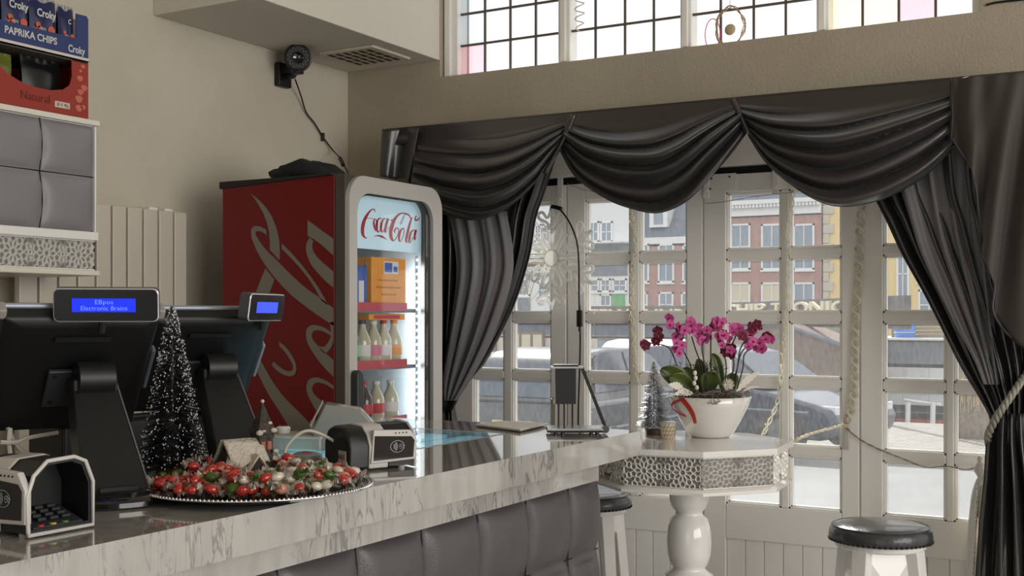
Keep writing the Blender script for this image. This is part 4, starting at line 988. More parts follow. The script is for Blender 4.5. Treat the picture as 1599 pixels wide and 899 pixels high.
hz = math.radians(72)
t = thing('snowy_cottage', (HC.x, HC.y, CZ+.0035), 'dark miniature house with snow-covered roof and pointed tower among the sweets', 'ornament', hz)
def B(mb, n, m, p=t, **k): return mb.build(n, m, p, local=True, **k)
M_cot = mat('cottage_dark', (30, 26, 24), .7, noise=(120, (70, 58, 48)), bump=(150, .5)); M_snow = mat('snow_paint', (196, 188, 174), .7, bump=(120, .8)); M_win = mat('cottage_window', (150, 70, 40), .4)
b = MB(); b.prism([(-.046, -.03, 0), (.026, -.03, 0), (.026, -.03, .045), (-.046, -.03, .045)], (0, .06, 0)); b.prism([(-.046, -.030, .045), (-.046, .030, .045), (-.046, 0, .083)], (.072, 0, 0)); B(b, 'house_walls', M_cot)
b = MB()
def slope(x0, x1, y, z0, zr, drip):
    n = 10
    for sgn in (-1, 1):
        b.grid(lambda a, c: V((x0+(x1-x0)*a, sgn*(.003+(y)*c), zr-(zr-z0+.004*sin(a*14+2*sgn)*drip)*c+.0015)), n, 5)
slope(-.051, .030, .038, .040, .087, 1.5)
B(b, 'snowy_roof', M_snow, solid=.004, smooth='all')
b = MB(); b.prism([(-.02, -.032, 0), (.018, -.032, 0), (.018, -.032, .032), (-.001, -.032, .058), (-.02, -.032, .032)], (0, -.018, 0)); B(b, 'porch', M_cot)
b = MB(); b.grid(lambda a, c: V((-.001+(-.023)*c, -.055+.028*a, .061-.030*c)), 5, 5); b.grid(lambda a, c: V((-.001+(.023)*c, -.055+.028*a, .061-.030*c-.003*sin(9*a))), 5, 5); B(b, 'porch_snow', M_snow, solid=.003)
b = MB(); b.box((.022, -.016, 0), (.052, .014, .098)); b.box((.020, -.018, .088), (.054, .016, .098)); B(b, 'tower', M_cot, bevel=.001)
b = MB(); b.loft([[V((.037+x*.021, -.001+y*.021, .098)) for x, y in ((-1, -1), (1, -1), (1, 1), (-1, 1))], [V((.037+x*.011, -.001+y*.011, .125)) for x, y in ((-1, -1), (1, -1), (1, 1), (-1, 1))], [V((.037+x*.001, -.001+y*.001, .158)) for x, y in ((-1, -1), (1, -1), (1, 1), (-1, 1))]]); B(b, 'spire', M_cot)
B(MB().sphere((.037, -.001, .160), .0042, 8), 'snow_cap', M_snow, smooth='all')
for x, y, z, r in ((.020, -.020, .100, .008), (.052, -.018, .103, .008), (.047, -.012, .117, .006), (.056, .012, .101, .007), (.030, -.017, .102, .006), (.055, -.022, .062, .007), (.020, -.018, .070, .007)): B(MB().sphere((x, y, z), r, 8, (1, .8, .7)), 'snow_cap', M_snow, smooth='all')
for x, z in ((.030, .066), (.044, .066)): B(MB().box((x-.0045, -.0172, z), (x+.0045, -.0165, z+.016)), 'window', M_win)
for x in (-.040, -.028): B(MB().box((x-.004, -.0308, .014), (x+.004, -.0303, .030)), 'window', M_win)
for x in (-.010, .008): B(MB().box((x-.005, -.0508, .012), (x+.005, -.0503, .028)), 'window', M_win)
for y in (-.012, .012): B(MB().box((-.0466, y-.005, .014), (-.0462, y+.005, .030)), 'window', M_win)

# ------------------------------------------------------------ black folding lamp on the counter
lp = V((-1.505, 2.985, CZ)); 
LZ = YAW
def rl(x, y, z): return lp+Matrix.Rotation(LZ, 3, 'Z') @ V((x, y, z))
t = thing('desk_lamp', tuple(lp), 'black square-headed lamp with slanted silver arm on the end of the counter', 'lamp', LZ)
def B(mb, n, m, p=t, **k): return mb.build(n, m, p, local=True, **k)
B(MB().box((-.078, -.055, .012), (.078, .055, .018)), 'base_plate', mat('lamp_silver', (206, 208, 212), .2, metal=.7), bevel=.001)
B(MB().box((-.079, -.056, .007), (.079, .056, .012)), 'base_underside', M_black)
for x in (-.055, -.035, .045, .062):
    B(MB().cyl((x, -.035, 0), (x, -.035, .008), .006, n=10), 'rubber_foot', M_black)
for x, y in ((-.044, .02), (-.030, -.035), (-.004, .03)): B(MB().cyl((x, y, .017), (x, y, .088), .0028, n=8), 'rod', M_black)
b = MB(); b.box((-.0545, -.030, .085), (.003, .028, .185)); B(b, 'lamp_head', mat('lamp_black', (24, 24, 26), .35), bevel=.001)
b = MB(); b.add([(-.0548, -.030, .086), (-.0548, .028, .086), (-.0548, .028, .184), (-.0548, -.030, .184)], [(0, 1, 2, 3)]); B(b, 'side_panel', mat('lamp_side_grey', (110, 116, 124), .2, metal=.6))
B(MB().box((-.068, -.042, .1855), (.022, .042, .191)), 'top_plate', mat('lamp_silver'), bevel=.001)
B(MB().box((-.060, -.034, .1905), (.010, .034, .196)), 'top_cover', M_black, bevel=.001)
a0 = V((.020, 0, .186)); a1 = V((.088, 0, .012)); dv = (a1-a0).normalized(); nv = V((dv.z, 0, -dv.x))
def bar(o1, o2, y0, y1): return [[a0+nv*o1+V((0, y0, 0)), a0+nv*o2+V((0, y0, 0)), a0+nv*o2+V((0, y1, 0)), a0+nv*o1+V((0, y1, 0))], [a1+nv*o1+V((0, y0, 0)), a1+nv*o2+V((0, y0, 0)), a1+nv*o2+V((0, y1, 0)), a1+nv*o1+V((0, y1, 0))]]
b = MB(); b.loft(bar(-.004, -.001, -.022, .022)); B(b, 'arm_plate', mat('lamp_silver'))
b = MB(); b.loft(bar(-.0055, .002, -.026, -.022)); b.loft(bar(-.0055, .002, .022, .026)); b.box((-.0, -.026, .184), (.026, .026, .190)); B(b, 'arm_rails', M_black)
b = MB()
for k in range(5):
    p = a0+(a1-a0)*(.08+.2*k); b.cyl(p-nv*.007, p-nv*.003, .0028, n=8)
B(b, 'rivets', M_black)
b = MB(); b.cyl((.086, -.03, .014), (.086, .03, .014), .011, n=14); B(b, 'hinge', mat('hinge_grey', (120, 120, 124), .2, metal=.8), smooth=True)

# ------------------------------------------------------------ octagonal bar table
lat = (1076-799.5)/FPX*3.82
F3 = V((-SY, CY, 0)); R3 = V((CY, SY, 0)); TB = F3*3.82+R3*lat; TB.z = 0
def oct_(r, z, a0=math.radians(-1.5)):
    return [TB+(-F3*cos(a0+k*PI/4)+R3*sin(a0+k*PI/4))*r+V((0, 0, z)) for k in range(8)]
t = thing('bar_table', (TB.x, TB.y, 0), 'white octagonal bar table with carved lattice band on a turned column, by the window', 'table')
b = MB(); b.loft([oct_(.338, 1.081), oct_(.338, 1.1)]); b.build('tabletop', M_whiteg, t, bevel=.002)
b = MB(); b.loft([oct_(.316, .984), oct_(.316, 1.0805)]); b.build('band_backing', M_lattb, t)
oo = oct_(.317, 0)
for k in range(8):
    p, q = oo[k], oo[(k+1) % 8]; W_ = (q-p).length; e = (q-p).normalized(); n_ = e.cross(V((0, 0, 1))).normalized()
    if n_.dot(p-TB) < 0: n_ = -n_
    b = MB(); lattice(b, lambda u, v, p=p, e=e: p+e*u+V((0, 0, .985+v)), n_, W_, .095, s=.105, rib=.0026, ht=.005); b.build('carved_panel', M_latt, t)
b = MB(); b.loft([oct_(.335, .966), oct_(.335, .975), oct_(.322, .984)]); b.build('lower_rim', M_whiteg, t, bevel=.001)
b = MB(); b.lathe([(.19, 0), (.20, .01), (.20, .03), (.17, .045), (.10, .075), (.07, .12), (.058, .2), (.05, .30), (.060, .42), (.066, .50), (.062, .58), (.075, .64), (.078, .665), (.055, .68), (.052, .69), (.062, .70), (.070, .73), (.073, .77), (.070, .81), (.060, .845), (.045, .858), (.044, .870), (.058, .885), (.062, .90), (.066, .94), (.068, .966)], TB, 40)
b.build('turned_column', M_whiteg, t, smooth='all')

# ------------------------------------------------------------ orchid bowl
OB = F3*3.93+R3*((1109-799.5)/FPX*3.93); OB.z = 1.1005
t = thing('potted_orchid', tuple(OB), 'white oval bowl of pink moth orchids with red ribbon on the octagonal table', 'potted plant')
b = MB()
pr = [(.060, 0), (.066, .003), (.082, .02), (.104, .06), (.124, .10), (.137, .135), (.134, .1365), (.120, .105), (.09, .095), (.01, .095)]
b.lathe(pr, OB, 56); b.build('bowl', mat('glazed_white', (226, 224, 218), .1, coat=.8), t, smooth='all')
rnd = random.Random(21)
b = MB(); blob(b, OB+V((0, 0, .125)), (.112, .112, .03), .12, 5, 30, 10); b.build('moss', mat('moss_dark', (62, 54, 44), .9, bump=(90, 1)), t, smooth='all')
b = MB()
for k in range(260):
    a = rnd.uniform(0, 2*PI); r = rnd.uniform(.05, .135); p = OB+V((r*cos(a), r*sin(a), .135+rnd.uniform(0, .02))); d = V((rnd.uniform(-1, 1), rnd.uniform(-1, 1), rnd.uniform(-.3, .35)))*.035
    b.tube([p, p+d*.5+V((0, 0, .006)), p+d], .0009, 4)
b.build('angel_hair', mat('grey_fibre', (120, 114, 106), .7), t)
def opx(x, y, dd=0): return F3*(3.93+dd)+R3*((x-799.5)/FPX*(3.93+dd))+V((0, 0, 1.5+(HOR-y)/FPX*(3.93+dd)))
# leaves
M_leaf = mat('orchid_leaf', (58, 72, 34), .35, noise=(9, (84, 96, 44))); 
for (bx, by, tx, ty, wd, dd, bend) in ((1078, 612, 1032, 576, .034, -.03, .03), (1082, 612, 1046, 588, .03, -.06, .02), (1088, 612, 1068, 574, .026, .03, .02), (1104, 612, 1112, 580, .032, -.03, .02), (1128, 608, 1112, 552, .016, .0, .05), (1140, 610, 1146, 582, .022, .04, .02), (1100, 612, 1090, 560, .022, .06, .02)):
    p, q = opx(bx, by, dd*.3), opx(tx, ty, dd); e = q-p; s_ = e.cross(F3).normalized()
    b = MB(); b.grid(lambda a, c: p+e*c+s_*(a-.5)*2*wd*(sin(PI*(c*.86+.10))**.7)-F3*(.012*abs(a-.5)*2-.004)+V((0, 0, bend*sin(PI*c)*.5)), 6, 12); b.build('leaf', M_leaf, t, smooth='all', solid=.0018)
# stems and flowers
M_stem = mat('orchid_stem', (34, 30, 26), .6)
stems = [[(1090, 612), (1062, 580), (1050, 552), (1040, 540), (1012, 535)], [(1088, 612), (1078, 570), (1064, 540), (1066, 522), (1045, 508)], [(1098, 612), (1096, 575), (1086, 545), (1080, 525)], [(1106, 612), (1100, 570), (1096, 540), (1104, 528)], [(1128, 612), (1134, 575), (1128, 540), (1122, 520)], [(1138, 610), (1146, 570), (1142, 545), (1150, 522)], [(1146, 610), (1152, 570), (1156, 545), (1166, 528)], [(1150, 610), (1160, 575), (1163, 552), (1182, 540)], [(1142, 610), (1150, 580), (1158, 550), (1176, 532)], [(1112, 612), (1110, 560), (1110, 524)]]
for i, sx in enumerate(stems):
    P = [opx(x, y, (.03*sin(i*1.7))*(1-k*.1)) for k, (x, y) in enumerate(sx)]
    MB().tube(smooth_path(P, 6), .0022, 6).build('stem', M_stem, t, smooth=True)
def flower_mesh(col, edge, core, r):
    b = MB()
    for k in range(5):
        a = PI/2+2*PI*k/5; wd = .62 if k in (1, 4) else .46
        f = lambda u, v, a=a, wd=wd: V((cos(a)*r*v-sin(a)*(u-.5)*2*r*wd*sin(PI*(v*.80+.10)), -.18*r*v*v+.1*r*(abs(u-.5)*2)**2, sin(a)*r*v+cos(a)*(u-.5)*2*r*wd*sin(PI*(v*.80+.10))))
        b.m = 0; b.grid(f, 4, 4)
        g = lambda u, v, f=f: f(u, .80+.24*v)+V((0, .0002, 0))
        b.m = 1; b.grid(g, 4, 1)
    b.m = 2; b.sphere((0, -.16*r, -.08*r), r*.22, 6, (1, .8, 1.1))
    me = b.build('flower', [col, edge, core]); COL.objects.unlink(me)
    me.data.polygons.foreach_set('use_smooth', [True]*len(me.data.polygons)); return me.data
def pmat(n, rgb):
    m = mat(n, rgb, .55); nt = m.node_tree; b_ = nt.nodes['Principled BSDF']; tl = nt.nodes.new('ShaderNodeBsdfTranslucent'); tl.inputs[0].default_value = b_.inputs['Base Color'].default_value
    mx = nt.nodes.new('ShaderNodeMixShader'); mx.inputs[0].default_value = .35; out = nt.nodes['Material Output']
    nt.links.new(b_.outputs[0], mx.inputs[1]); nt.links.new(tl.outputs[0], mx.inputs[2]); nt.links.new(mx.outputs[0], out.inputs[0]); return m
fm = [flower_mesh(pmat('petal_pink', (222, 100, 172)), pmat('petal_edge', (250, 222, 238)), mat('flower_core', (120, 24, 50), .5), .0180), flower_mesh(pmat('petal_dark', (110, 24, 52)), pmat('petal_edge2', (222, 160, 190)), mat('flower_core_y', (150, 60, 80), .5), .0170)]
clus = [(1022, 533, 3, 1), (1008, 541, 3, 1), (1034, 528, 2, 1), (1045, 508, 2, 0), (1060, 522, 5, 0), (1076, 514, 5, 0), (1060, 538, 5, 0), (1086, 522, 6, 0), (1096, 534, 4, 0), (1104, 526, 4, 0), (1122, 514, 6, 0), (1126, 530, 5, 0), (1134, 542, 4, 1), (1146, 520, 5, 0), (1158, 530, 5, 1), (1172, 520, 5, 1), (1184, 518, 2, 1), (1168, 540, 5, 0), (1182, 546, 5, 0), (1198, 536, 4, 0), (1142, 556, 4, 0), (1128, 557, 2, 1), (1053, 556, 2, 0)]
nf = 0
for cx, cy, n, kd in clus:
    for j in range(n):
        if nf > 96: break
        p = opx(cx+rnd.uniform(-7, 7), cy+rnd.uniform(-7, 7), rnd.uniform(-.04, .04))
        o = bpy.data.objects.new('flower', fm[kd if rnd.random() < .75 else 1-kd]); COL.objects.link(o); o.parent = t; o.location = p-OB
        o.rotation_euler = (rnd.uniform(-.5, .5), rnd.uniform(-.4, .4), YAW+rnd.uniform(-.8, .8)); s_ = rnd.uniform(.75, 1.1); o.scale = (s_,)*3; nf += 1
# dark twigs, white feathers, white berries, red ribbon
def twig(b, p, d, L, k):
    if k == 0: return
    q = p+d*L; b.tube([p, p.lerp(q, .5)+V((rnd.uniform(-1, 1), rnd.uniform(-1, 1), rnd.uniform(-1, 1)))*.002, q], .0009, 4)
    for s_ in (-1, 1): twig(b, q, (d+R3*s_*rnd.uniform(.3, .8)+V((0, 0, rnd.uniform(-.3, .3)))).normalized(), L*rnd.uniform(.6, .9), k-1)
b = MB()
for x in (1075, 1085, 1096, 1106, 1118): twig(b, opx(x, 605, rnd.uniform(-.03, .03)), V((rnd.uniform(-.2, .2), 0, 1)).normalized(), .028, 5)
b.build('dark_twigs', M_stem, t)
b = MB(); twig(b, opx(1112, 615, -.148), V((0, 0, -1)), .012, 5); twig(b, opx(1120, 617, -.150), V((.3, 0, -1)).normalized(), .010, 4); b.build('hanging_sprig', mat('sprig_grey', (92, 88, 86), .6), t)
M_fea = mat('feather_white', (232, 226, 214), .8)
for (x0, y0_, x1, y1_, wd) in ((1150, 612, 1186, 580, .011), (1156, 614, 1188, 604, .004), (1084, 616, 1052, 616, .012), (1070, 612, 1044, 600, .012)):
    p, q = opx(x0, y0_, -.06), opx(x1, y1_, -.08); e = q-p; s_ = e.cross(F3).normalized()
    MB().grid(lambda a, c: p+e*c+s_*(a-.5)*2*wd*sin(PI*(c*.9+.06))+V((0, 0, .008*sin(PI*c)))+s_*.002*sin(c*40), 4, 24).build('feather', M_fea, t, solid=.0008)
b = MB()
for k in range(110):
    d = V((rnd.gauss(0, 1), rnd.gauss(0, 1), rnd.gauss(0, 1))).normalized(); c_ = opx(1137, 600, -.07); b.tube([c_, c_+d*.021], .0014, 4, .0004)
b.build('feather_ball', M_fea, t)
b = MB(); 
for x, y in ((1085, 582), (1086, 590), (1084, 598), (1088, 605)): b.sphere(opx(x, y, -.05), .0075, 8, (1, .7, 1.2))
b.build('white_berries', M_fea, t, smooth='all')
def bowl_pt(phi, z, off=.0015):
    r = interp([(0, .060), (.003, .066), (.02, .082), (.06, .104), (.10, .124), (.135, .137), (.2, .14)], z)[0]+off
    d = -F3*cos(phi)+R3*sin(phi); return OB+d*r+V((0, 0, z))
M_rib = mat('ribbon_red', (186, 36, 30), .4)
b = MB()
Lp = [bowl_pt(-1.02+.28*k/12+.10*sin(k*.25), .135-.085*k/12) for k in range(13)]; Rp = [bowl_pt(-.83+.20*k/12+.10*sin(k*.25), .137-.085*k/12) for k in range(13)]
b.ribbon(Lp, Rp); loop = [bowl_pt(-.95-.42*sin(PI*k/10), .132-.055*k/10, .003+.008*sin(PI*k/10)) for k in range(11)]
b.ribbon(loop, [p+V((.0, 0, -.007))+R3*.004 for p in loop]); b.build('ribbon', M_rib, t, solid=.001)

tinsel_tree(tuple(F3*4.0+R3*((1021-799.5)/FPX*4.0)+V((0, 0, 1.1005))), .248, .058, 'small pale silver tinsel tree beside the orchid bowl on the octagonal table', 44, mat('tinsel_pale', (150, 152, 156), .3, metal=.8), 8, .020, .026, .45)
cp_ = F3*3.86+R3*((1043-799.5)/FPX*3.86)+V((0, 0, 1.1005))
t = thing('tealight_glass', tuple(cp_), 'small mosaic glass tealight holder beside the orchid bowl', 'candle holder')
b = MB(); b.lathe([(.021, 0), (.022, .002), (.0275, .054), (.0255, .054), (.020, .006), (.002, .005)], cp_, 28); b.build('glass_cup', mat('mosaic_glass', (196, 182, 156), .2, coat=.6), t, smooth=True)
b = MB()
for zz in (.014, .027, .040): b.lathe([(.0222+.1*zz, zz-.0008), (.0230+.1*zz, zz), (.0222+.1*zz, zz+.0008)], cp_, 28)
for k in range(14): a = 2*PI*k/14; b.tube([cp_+V(((.0225+.1*z_)*cos(a+.2*j), (.0225+.1*z_)*sin(a+.2*j), z_)) for j, z_ in enumerate((.002, .014, .027, .040, .053))], .0007, 4)
b.build('mosaic_lines', mat('grout', (120, 108, 90), .7), t)
b = MB(); b.lathe([(.0275, .052), (.0285, .0545), (.026, .056)], cp_, 28); b.build('rim', M_silver, t, smooth=True)

# ------------------------------------------------------------ stools
def stool(c, label, rz=0):
    t = thing('bar_stool', (c[0], c[1], 0), label, 'stool', rz, 'round bar stools by the window')
    def B(mb, n, m, p=t, **k): return mb.build(n, m, p, local=True, **k)
    b = MB(); b.lathe([(.002, .85), (.06, .8505), (.12, .849), (.147, .842), (.156, .830), (.159, .812), (.157, .798), (.150, .794), (.02, .794)], (0, 0, 0), 56)
    st = B(b, 'seat', mat('stool_leather', (58, 58, 60), .3, coat=.25, bump=(60, .25)), smooth='all')
    b = MB(); b.tube([(.1485*cos(a), .1485*sin(a), .842) for a in [2*PI*i/56 for i in range(57)]], .0022, 6); B(b, 'piping', M_leather, st)
    b = MB()
    for k in range(60): a = 2*PI*k/60; b.sphere((.157*cos(a), .157*sin(a), .799), .0045, 6)
    B(b, 'nail_heads', mat('nail_dark', (44, 40, 38), .25, metal=.8), st)
    b = MB(); b.lathe([(.135, .775), (.14, .78), (.14, .794)], (0, 0, 0), 40); B(b, 'seat_base', M_whiteg)
    for k in range(4):
        a = PI/4+k*PI/2; d = V((cos(a), sin(a), 0)); s_ = V((-sin(a), cos(a), 0)); top = d*.115+V((0, 0, .78)); bot = d*.20
        b = MB(); b.loft([[bot+s_*.018+d*.018, bot-s_*.018+d*.018, bot-s_*.018-d*.018, bot+s_*.018-d*.018], [top+s_*.026+d*.02, top-s_*.026+d*.02, top-s_*.026-d*.02, top+s_*.026-d*.02]]); B(b, 'leg', M_whiteg, bevel=.004)
    for k in range(4):
        a = PI/4+k*PI/2; d0 = V((cos(a), sin(a), 0)); d1 = V((cos(a+PI/2), sin(a+PI/2), 0)); nrm = (d0+d1).normalized()
        P = [d0*.117+V((0, 0, .78)), d1*.117+V((0, 0, .78)), d1*.135+V((0, 0, .64)), (d1*.135).lerp(d0*.135, .18)+V((0, 0, .68)), (d1*.135).lerp(d0*.135, .35)+V((0, 0, .70)), (d1*.135).lerp(d0*.135, .65)+V((0, 0, .70)), (d1*.135).lerp(d0*.135, .82)+V((0, 0, .68)), d0*.135+V((0, 0, .64))]
        b = MB(); b.prism(P, nrm*-.014); B(b, 'apron', M_whiteg)
    for k in range(4):
        a = PI/4+k*PI/2; d0 = V((cos(a), sin(a), 0))*.175; d1 = V((cos(a+PI/2), sin(a+PI/2), 0))*.175; d0.z = d1.z = .26
        b = MB(); b.tube([d0, d1], .011, 10); B(b, 'foot_rail', M_whiteg, smooth=True)
    return t
stool((-.834, 3.80), 'round dark leather bar stool standing free in front of the window at the right', YAW)
stool((-1.93, 3.95), 'round dark leather bar stool half hidden behind the end of the counter', .2)
# ------------------------------------------------------------ curtains
def resamp(pts, n):
    P = smooth_path(pts, 8); L = [0]
    for a, b_ in zip(P, P[1:]): L.append(L[-1]+(b_-a).length)
    out = []; j = 0
    for i in range(n+1):
        d = L[-1]*i/n
        while j < len(L)-2 and L[j+1] < d: j += 1
        t = (d-L[j])/max(1e-9, L[j+1]-L[j]); out.append(P[j].lerp(P[j+1], min(1, t)))
    return out
def drape(rows, YC, nf, amp, ampkeys, ph=0, NU=150, NV=60, sharp=1.0):
    """rows: (py, left px, right px) -> pleated cloth whose folds follow the two edges"""
    R = [(v,)+tuple(r) for v, r in zip([(r[0]-rows[0][0])/(rows[-1][0]-rows[0][0]) for r in rows], rows)]
    pl = resamp([V((r[1], r[0], 0)) for r in rows], NV); pr = resamp([V((r[2], r[0], 0)) for r in rows], NV)
    rnd = random.Random(int(ph*10)+3); w1 = [rnd.uniform(.7, 1.3) for _ in range(nf+2)]; cum = [0]
    for x in w1: cum.append(cum[-1]+x)
    def f(u, v):
        k = int(round(v*NV)); a, c = pl[k], pr[k]; x = a.x+(c.x-a.x)*u; y = a.y+(c.y-a.y)*u
        am = amp*interp(ampkeys, v)[0]; q = u*nf; i = min(int(q), nf-1); 
        w = cos(2*PI*(q+.12*sin(q*2.3+ph)+.10*sin(3*v+q)))
        w = math.copysign(abs(w)**sharp, w)*w1[i]+.25*sin(2*PI*q*2.3+ph+2*v)
        yc = YC(u, v) if callable(YC) else YC
        p = at(x, y, Y=yc); p.y += am*w; return p
    return MB().grid(f, NU, NV)
CYC = 4.175
t = thing('window_curtain', tuple(at(760, 899, Y=CYC)), 'charcoal satin curtain drawn to the left beside the drinks fridge', 'curtain')
drape([(215, 640, 872), (300, 640, 845), (340, 648, 832), (400, 655, 822), (480, 665, 797), (560, 676, 757), (605, 683, 724), (640, 690, 706)], CYC, 11, .030, [(0, .9), (.6, 1.0), (.85, .8), (1, .35)], 1.0, 170, 60, .8).build('upper_drape', M_velvet, t, smooth='all', solid=.003)
drape([(636, 684, 708), (660, 682, 712), (700, 676, 716), (800, 672, 720), (905, 670, 722)], CYC, 5, .022, [(0, .6), (1, 1)], 2.0, 60, 20).build('lower_drape', M_velvet, t, smooth='all', solid=.003)
pl = resamp([V((872, 215, 0)), V((845, 300, 0)), V((832, 340, 0)), V((822, 400, 0)), V((797, 480, 0)), V((757, 560, 0)), V((724, 605, 0)), V((706, 640, 0))], 40)
MB().tube([at(p.x-1, p.y, Y=CYC-.03) for p in pl], .006, 6).build('hem', M_seam, t, smooth=True)
# highlight on the left curtain, put in as a paler fold
drape([(330, 700, 790), (420, 712, 800), (520, 700, 770), (590, 690, 735), (625, 692, 712)], CYC-.055, 4, .014, [(0, .6), (.7, 1), (1, .5)], 4.0, 60, 30).build('highlight_fold', M_velvet2, t, smooth='all', solid=.003)

t = thing('window_curtain', tuple(at(1570, 899, Y=CYC)), 'charcoal satin curtain tied back at the right edge with a silver rope', 'curtain')
drape([(215, 1340, 1700), (300, 1362, 1690), (345, 1385, 1688), (400, 1411, 1685), (470, 1450, 1680), (570, 1500, 1672), (620, 1530, 1650), (655, 1547, 1630)], lambda u, v: CYC-.02-.05*sin(PI*u), 12, .034, [(0, .9), (.6, 1.0), (.85, .8), (1, .45)], 5.0, 190, 60, .8).build('upper_drape', M_velvet, t, smooth='all', solid=.003)
drape([(645, 1546, 1632), (690, 1541, 1640), (750, 1537, 1655), (820, 1530, 1670), (905, 1524, 1680), (1010, 1518, 1690)], lambda u, v: CYC-.03-.05*sin(PI*u), 6, .036, [(0, .5), (.3, 1), (1, 1.1)], 7.0, 110, 40, .8).build('lower_drape', M_velvet, t, smooth='all', solid=.003)
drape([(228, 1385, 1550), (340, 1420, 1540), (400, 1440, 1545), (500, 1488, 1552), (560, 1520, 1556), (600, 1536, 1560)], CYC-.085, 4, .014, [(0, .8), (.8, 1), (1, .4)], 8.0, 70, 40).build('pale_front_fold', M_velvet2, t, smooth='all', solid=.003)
pl = resamp([V((1362, 300, 0)), V((1385, 345, 0)), V((1411, 400, 0)), V((1450, 470, 0)), V((1500, 570, 0)), V((1530, 620, 0)), V((1547, 655, 0)), V((1541, 690, 0)), V((1537, 750, 0)), V((1530, 820, 0)), V((1524, 905, 0))], 60)
MB().tube([at(p.x+1, p.y, Y=CYC-.05) for p in pl], .005, 6).build('hem', M_seam, t, smooth=True)
# rope tieback
core = smooth_path([at(1546, 700, Y=CYC+.02), at(1543, 680, Y=CYC-.08), at(1556, 652, Y=CYC-.135), at(1572, 628, Y=CYC-.15), at(1590, 602, Y=CYC-.13), at(1606, 580, Y=CYC-.08), at(1650, 540, Y=CYC+.0), at(1690, 520, Y=CYC+.10)], 14)
t = thing('rope_tieback', tuple(core[0]), 'twisted silver-grey rope holding back the right hand curtain', 'curtain tieback')
for k in range(3):
    P = []
    for i, p in enumerate(core):
        tg = (core[min(i+1, len(core)-1)]-core[max(i-1, 0)]).normalized(); a = tg.cross(V((0, 0, 1))).normalized(); b_ = a.cross(tg); th = i*.55+2*PI*k/3
        P.append(p+(a*cos(th)+b_*sin(th))*.0065)
    MB().tube(P, .0068, 7).build('strand', M_rope, t, smooth='all')

# ---- valance with three swags and side jabots
VYB = 4.085
def top_y(px): return 203-.0908*(px-597)
t = thing('swag_valance', tuple(at(1100, 250, Y=VYB)), 'charcoal satin pelmet with three deep swags and hanging side tails across the window head', 'valance')
def swag(xa, xb, gl, gr, edge, seed, name='swag'):
    """xa..xb top line px; gl/gr: px points of the gathered side lines from top to bottom; edge: bottom curve px"""
    NU, NV = 110, 90
    bot = resamp([V((x, y, 0)) for x, y in edge], NU); rnd = random.Random(seed)
    gl = resamp([V((x, y, 0)) for x, y in gl], NV); gr = resamp([V((x, y, 0)) for x, y in gr], NV)
    ph = rnd.uniform(0, 6); cen = rnd.uniform(.46, .54)
    def f(u, v):
        k = int(round(u*NU)); j = int(round(v*NV)); top = V((xa+(xb-xa)*u, top_y(xa+(xb-xa)*u), 0)); bt = bot[k]
        # depth curve of the line v: blend of straight top and bottom edge; ends pinned on the gather lines
        g = v**1.0; mid = top.lerp(bt, g)
        e = abs(2*u-1)**2.2; side = gl[j] if u < .5 else gr[j]
        # pinned side blend near the ends
        wE = max(0, 1-min(u, 1-u)/.16)**2
        p2 = mid.lerp(side, wE)
        env = sin(PI*min(max(u, .0), 1))**.55
        nfold = 6.0; q = v**.9*nfold+.3*sin(u*4+ph)+.9*(u-.5)*sin(v*3)-.35
        fold = (abs(sin(PI*q))**.65)*(.75+.35*sin(v*9+ph))
        low = max(0, v-.12)/.88 if v > .12 else 0
        bulge = .055*sin(PI*min(1, v*.95))*env+.045*v*env
        yy = VYB-.012-bulge-.105*fold*min(1, max(0, v-.16)*3.2)*(.45+.55*env)
        q_ = at(p2.x, p2.y, Y=yy); return q_
    return MB().grid(f, NU, NV).build(name, M_velvet, t, smooth='all', solid=.003)
sw = [(650, 890, [(650, 198), (646, 250), (640, 300)], [(892, 178), (880, 208), (866, 236)], [(640, 300), (668, 320), (700, 335), (745, 342), (790, 325), (830, 290), (850, 262), (866, 236)]),
      (890, 1150, [(888, 178), (880, 205), (876, 236)], [(1148, 153), (1158, 178), (1165, 206)], [(876, 236), (900, 276), (945, 308), (985, 324), (1028, 331), (1070, 314), (1105, 280), (1140, 240), (1165, 206)]),
      (1150, 1490, [(1146, 153), (1158, 180), (1169, 210)], [(1490, 122), (1489, 175), (1486, 232)], [(1169, 210), (1198, 254), (1240, 290), (1282, 314), (1320, 321), (1370, 312), (1415, 292), (1450, 268), (1486, 232)])]
for i, s_ in enumerate(sw):
    o = swag(*s_, seed=i+4)
    E = resamp([V((x, y, 0)) for x, y in s_[4]], 60)
    MB().tube([at(p.x, p.y, Y=VYB-.05-.055*sin(PI*k/60)**.55) for k, p in enumerate(E)], .0045, 6).build('swag_hem', M_seam, o, smooth=True)
# binding strips at the joins
for pts in ([(896, 178), (886, 205), (868, 238), (850, 270)], [(1143, 154), (1155, 178), (1168, 208)], [(1489, 121), (1488, 170), (1486, 222)]):
    P = resamp([V((x, y, 0)) for x, y in pts], 16)
    MB().grid(lambda a, c: at(P[int(round(c*16))].x+(a-.5)*9, P[int(round(c*16))].y, Y=VYB-.085+.012*abs(a-.5)*2), 4, 16).build('binding', M_velvet, t, smooth='all', solid=.004)
MB().grid(lambda a, c: at(597+a*57+c*(-4-12*a), top_y(597+a*57)+c*(72+14*a), Y=VYB-.03-.02*sin(a*7+.6)), 24, 20).build('side_tail', M_velvet, t, smooth='all', solid=.003)
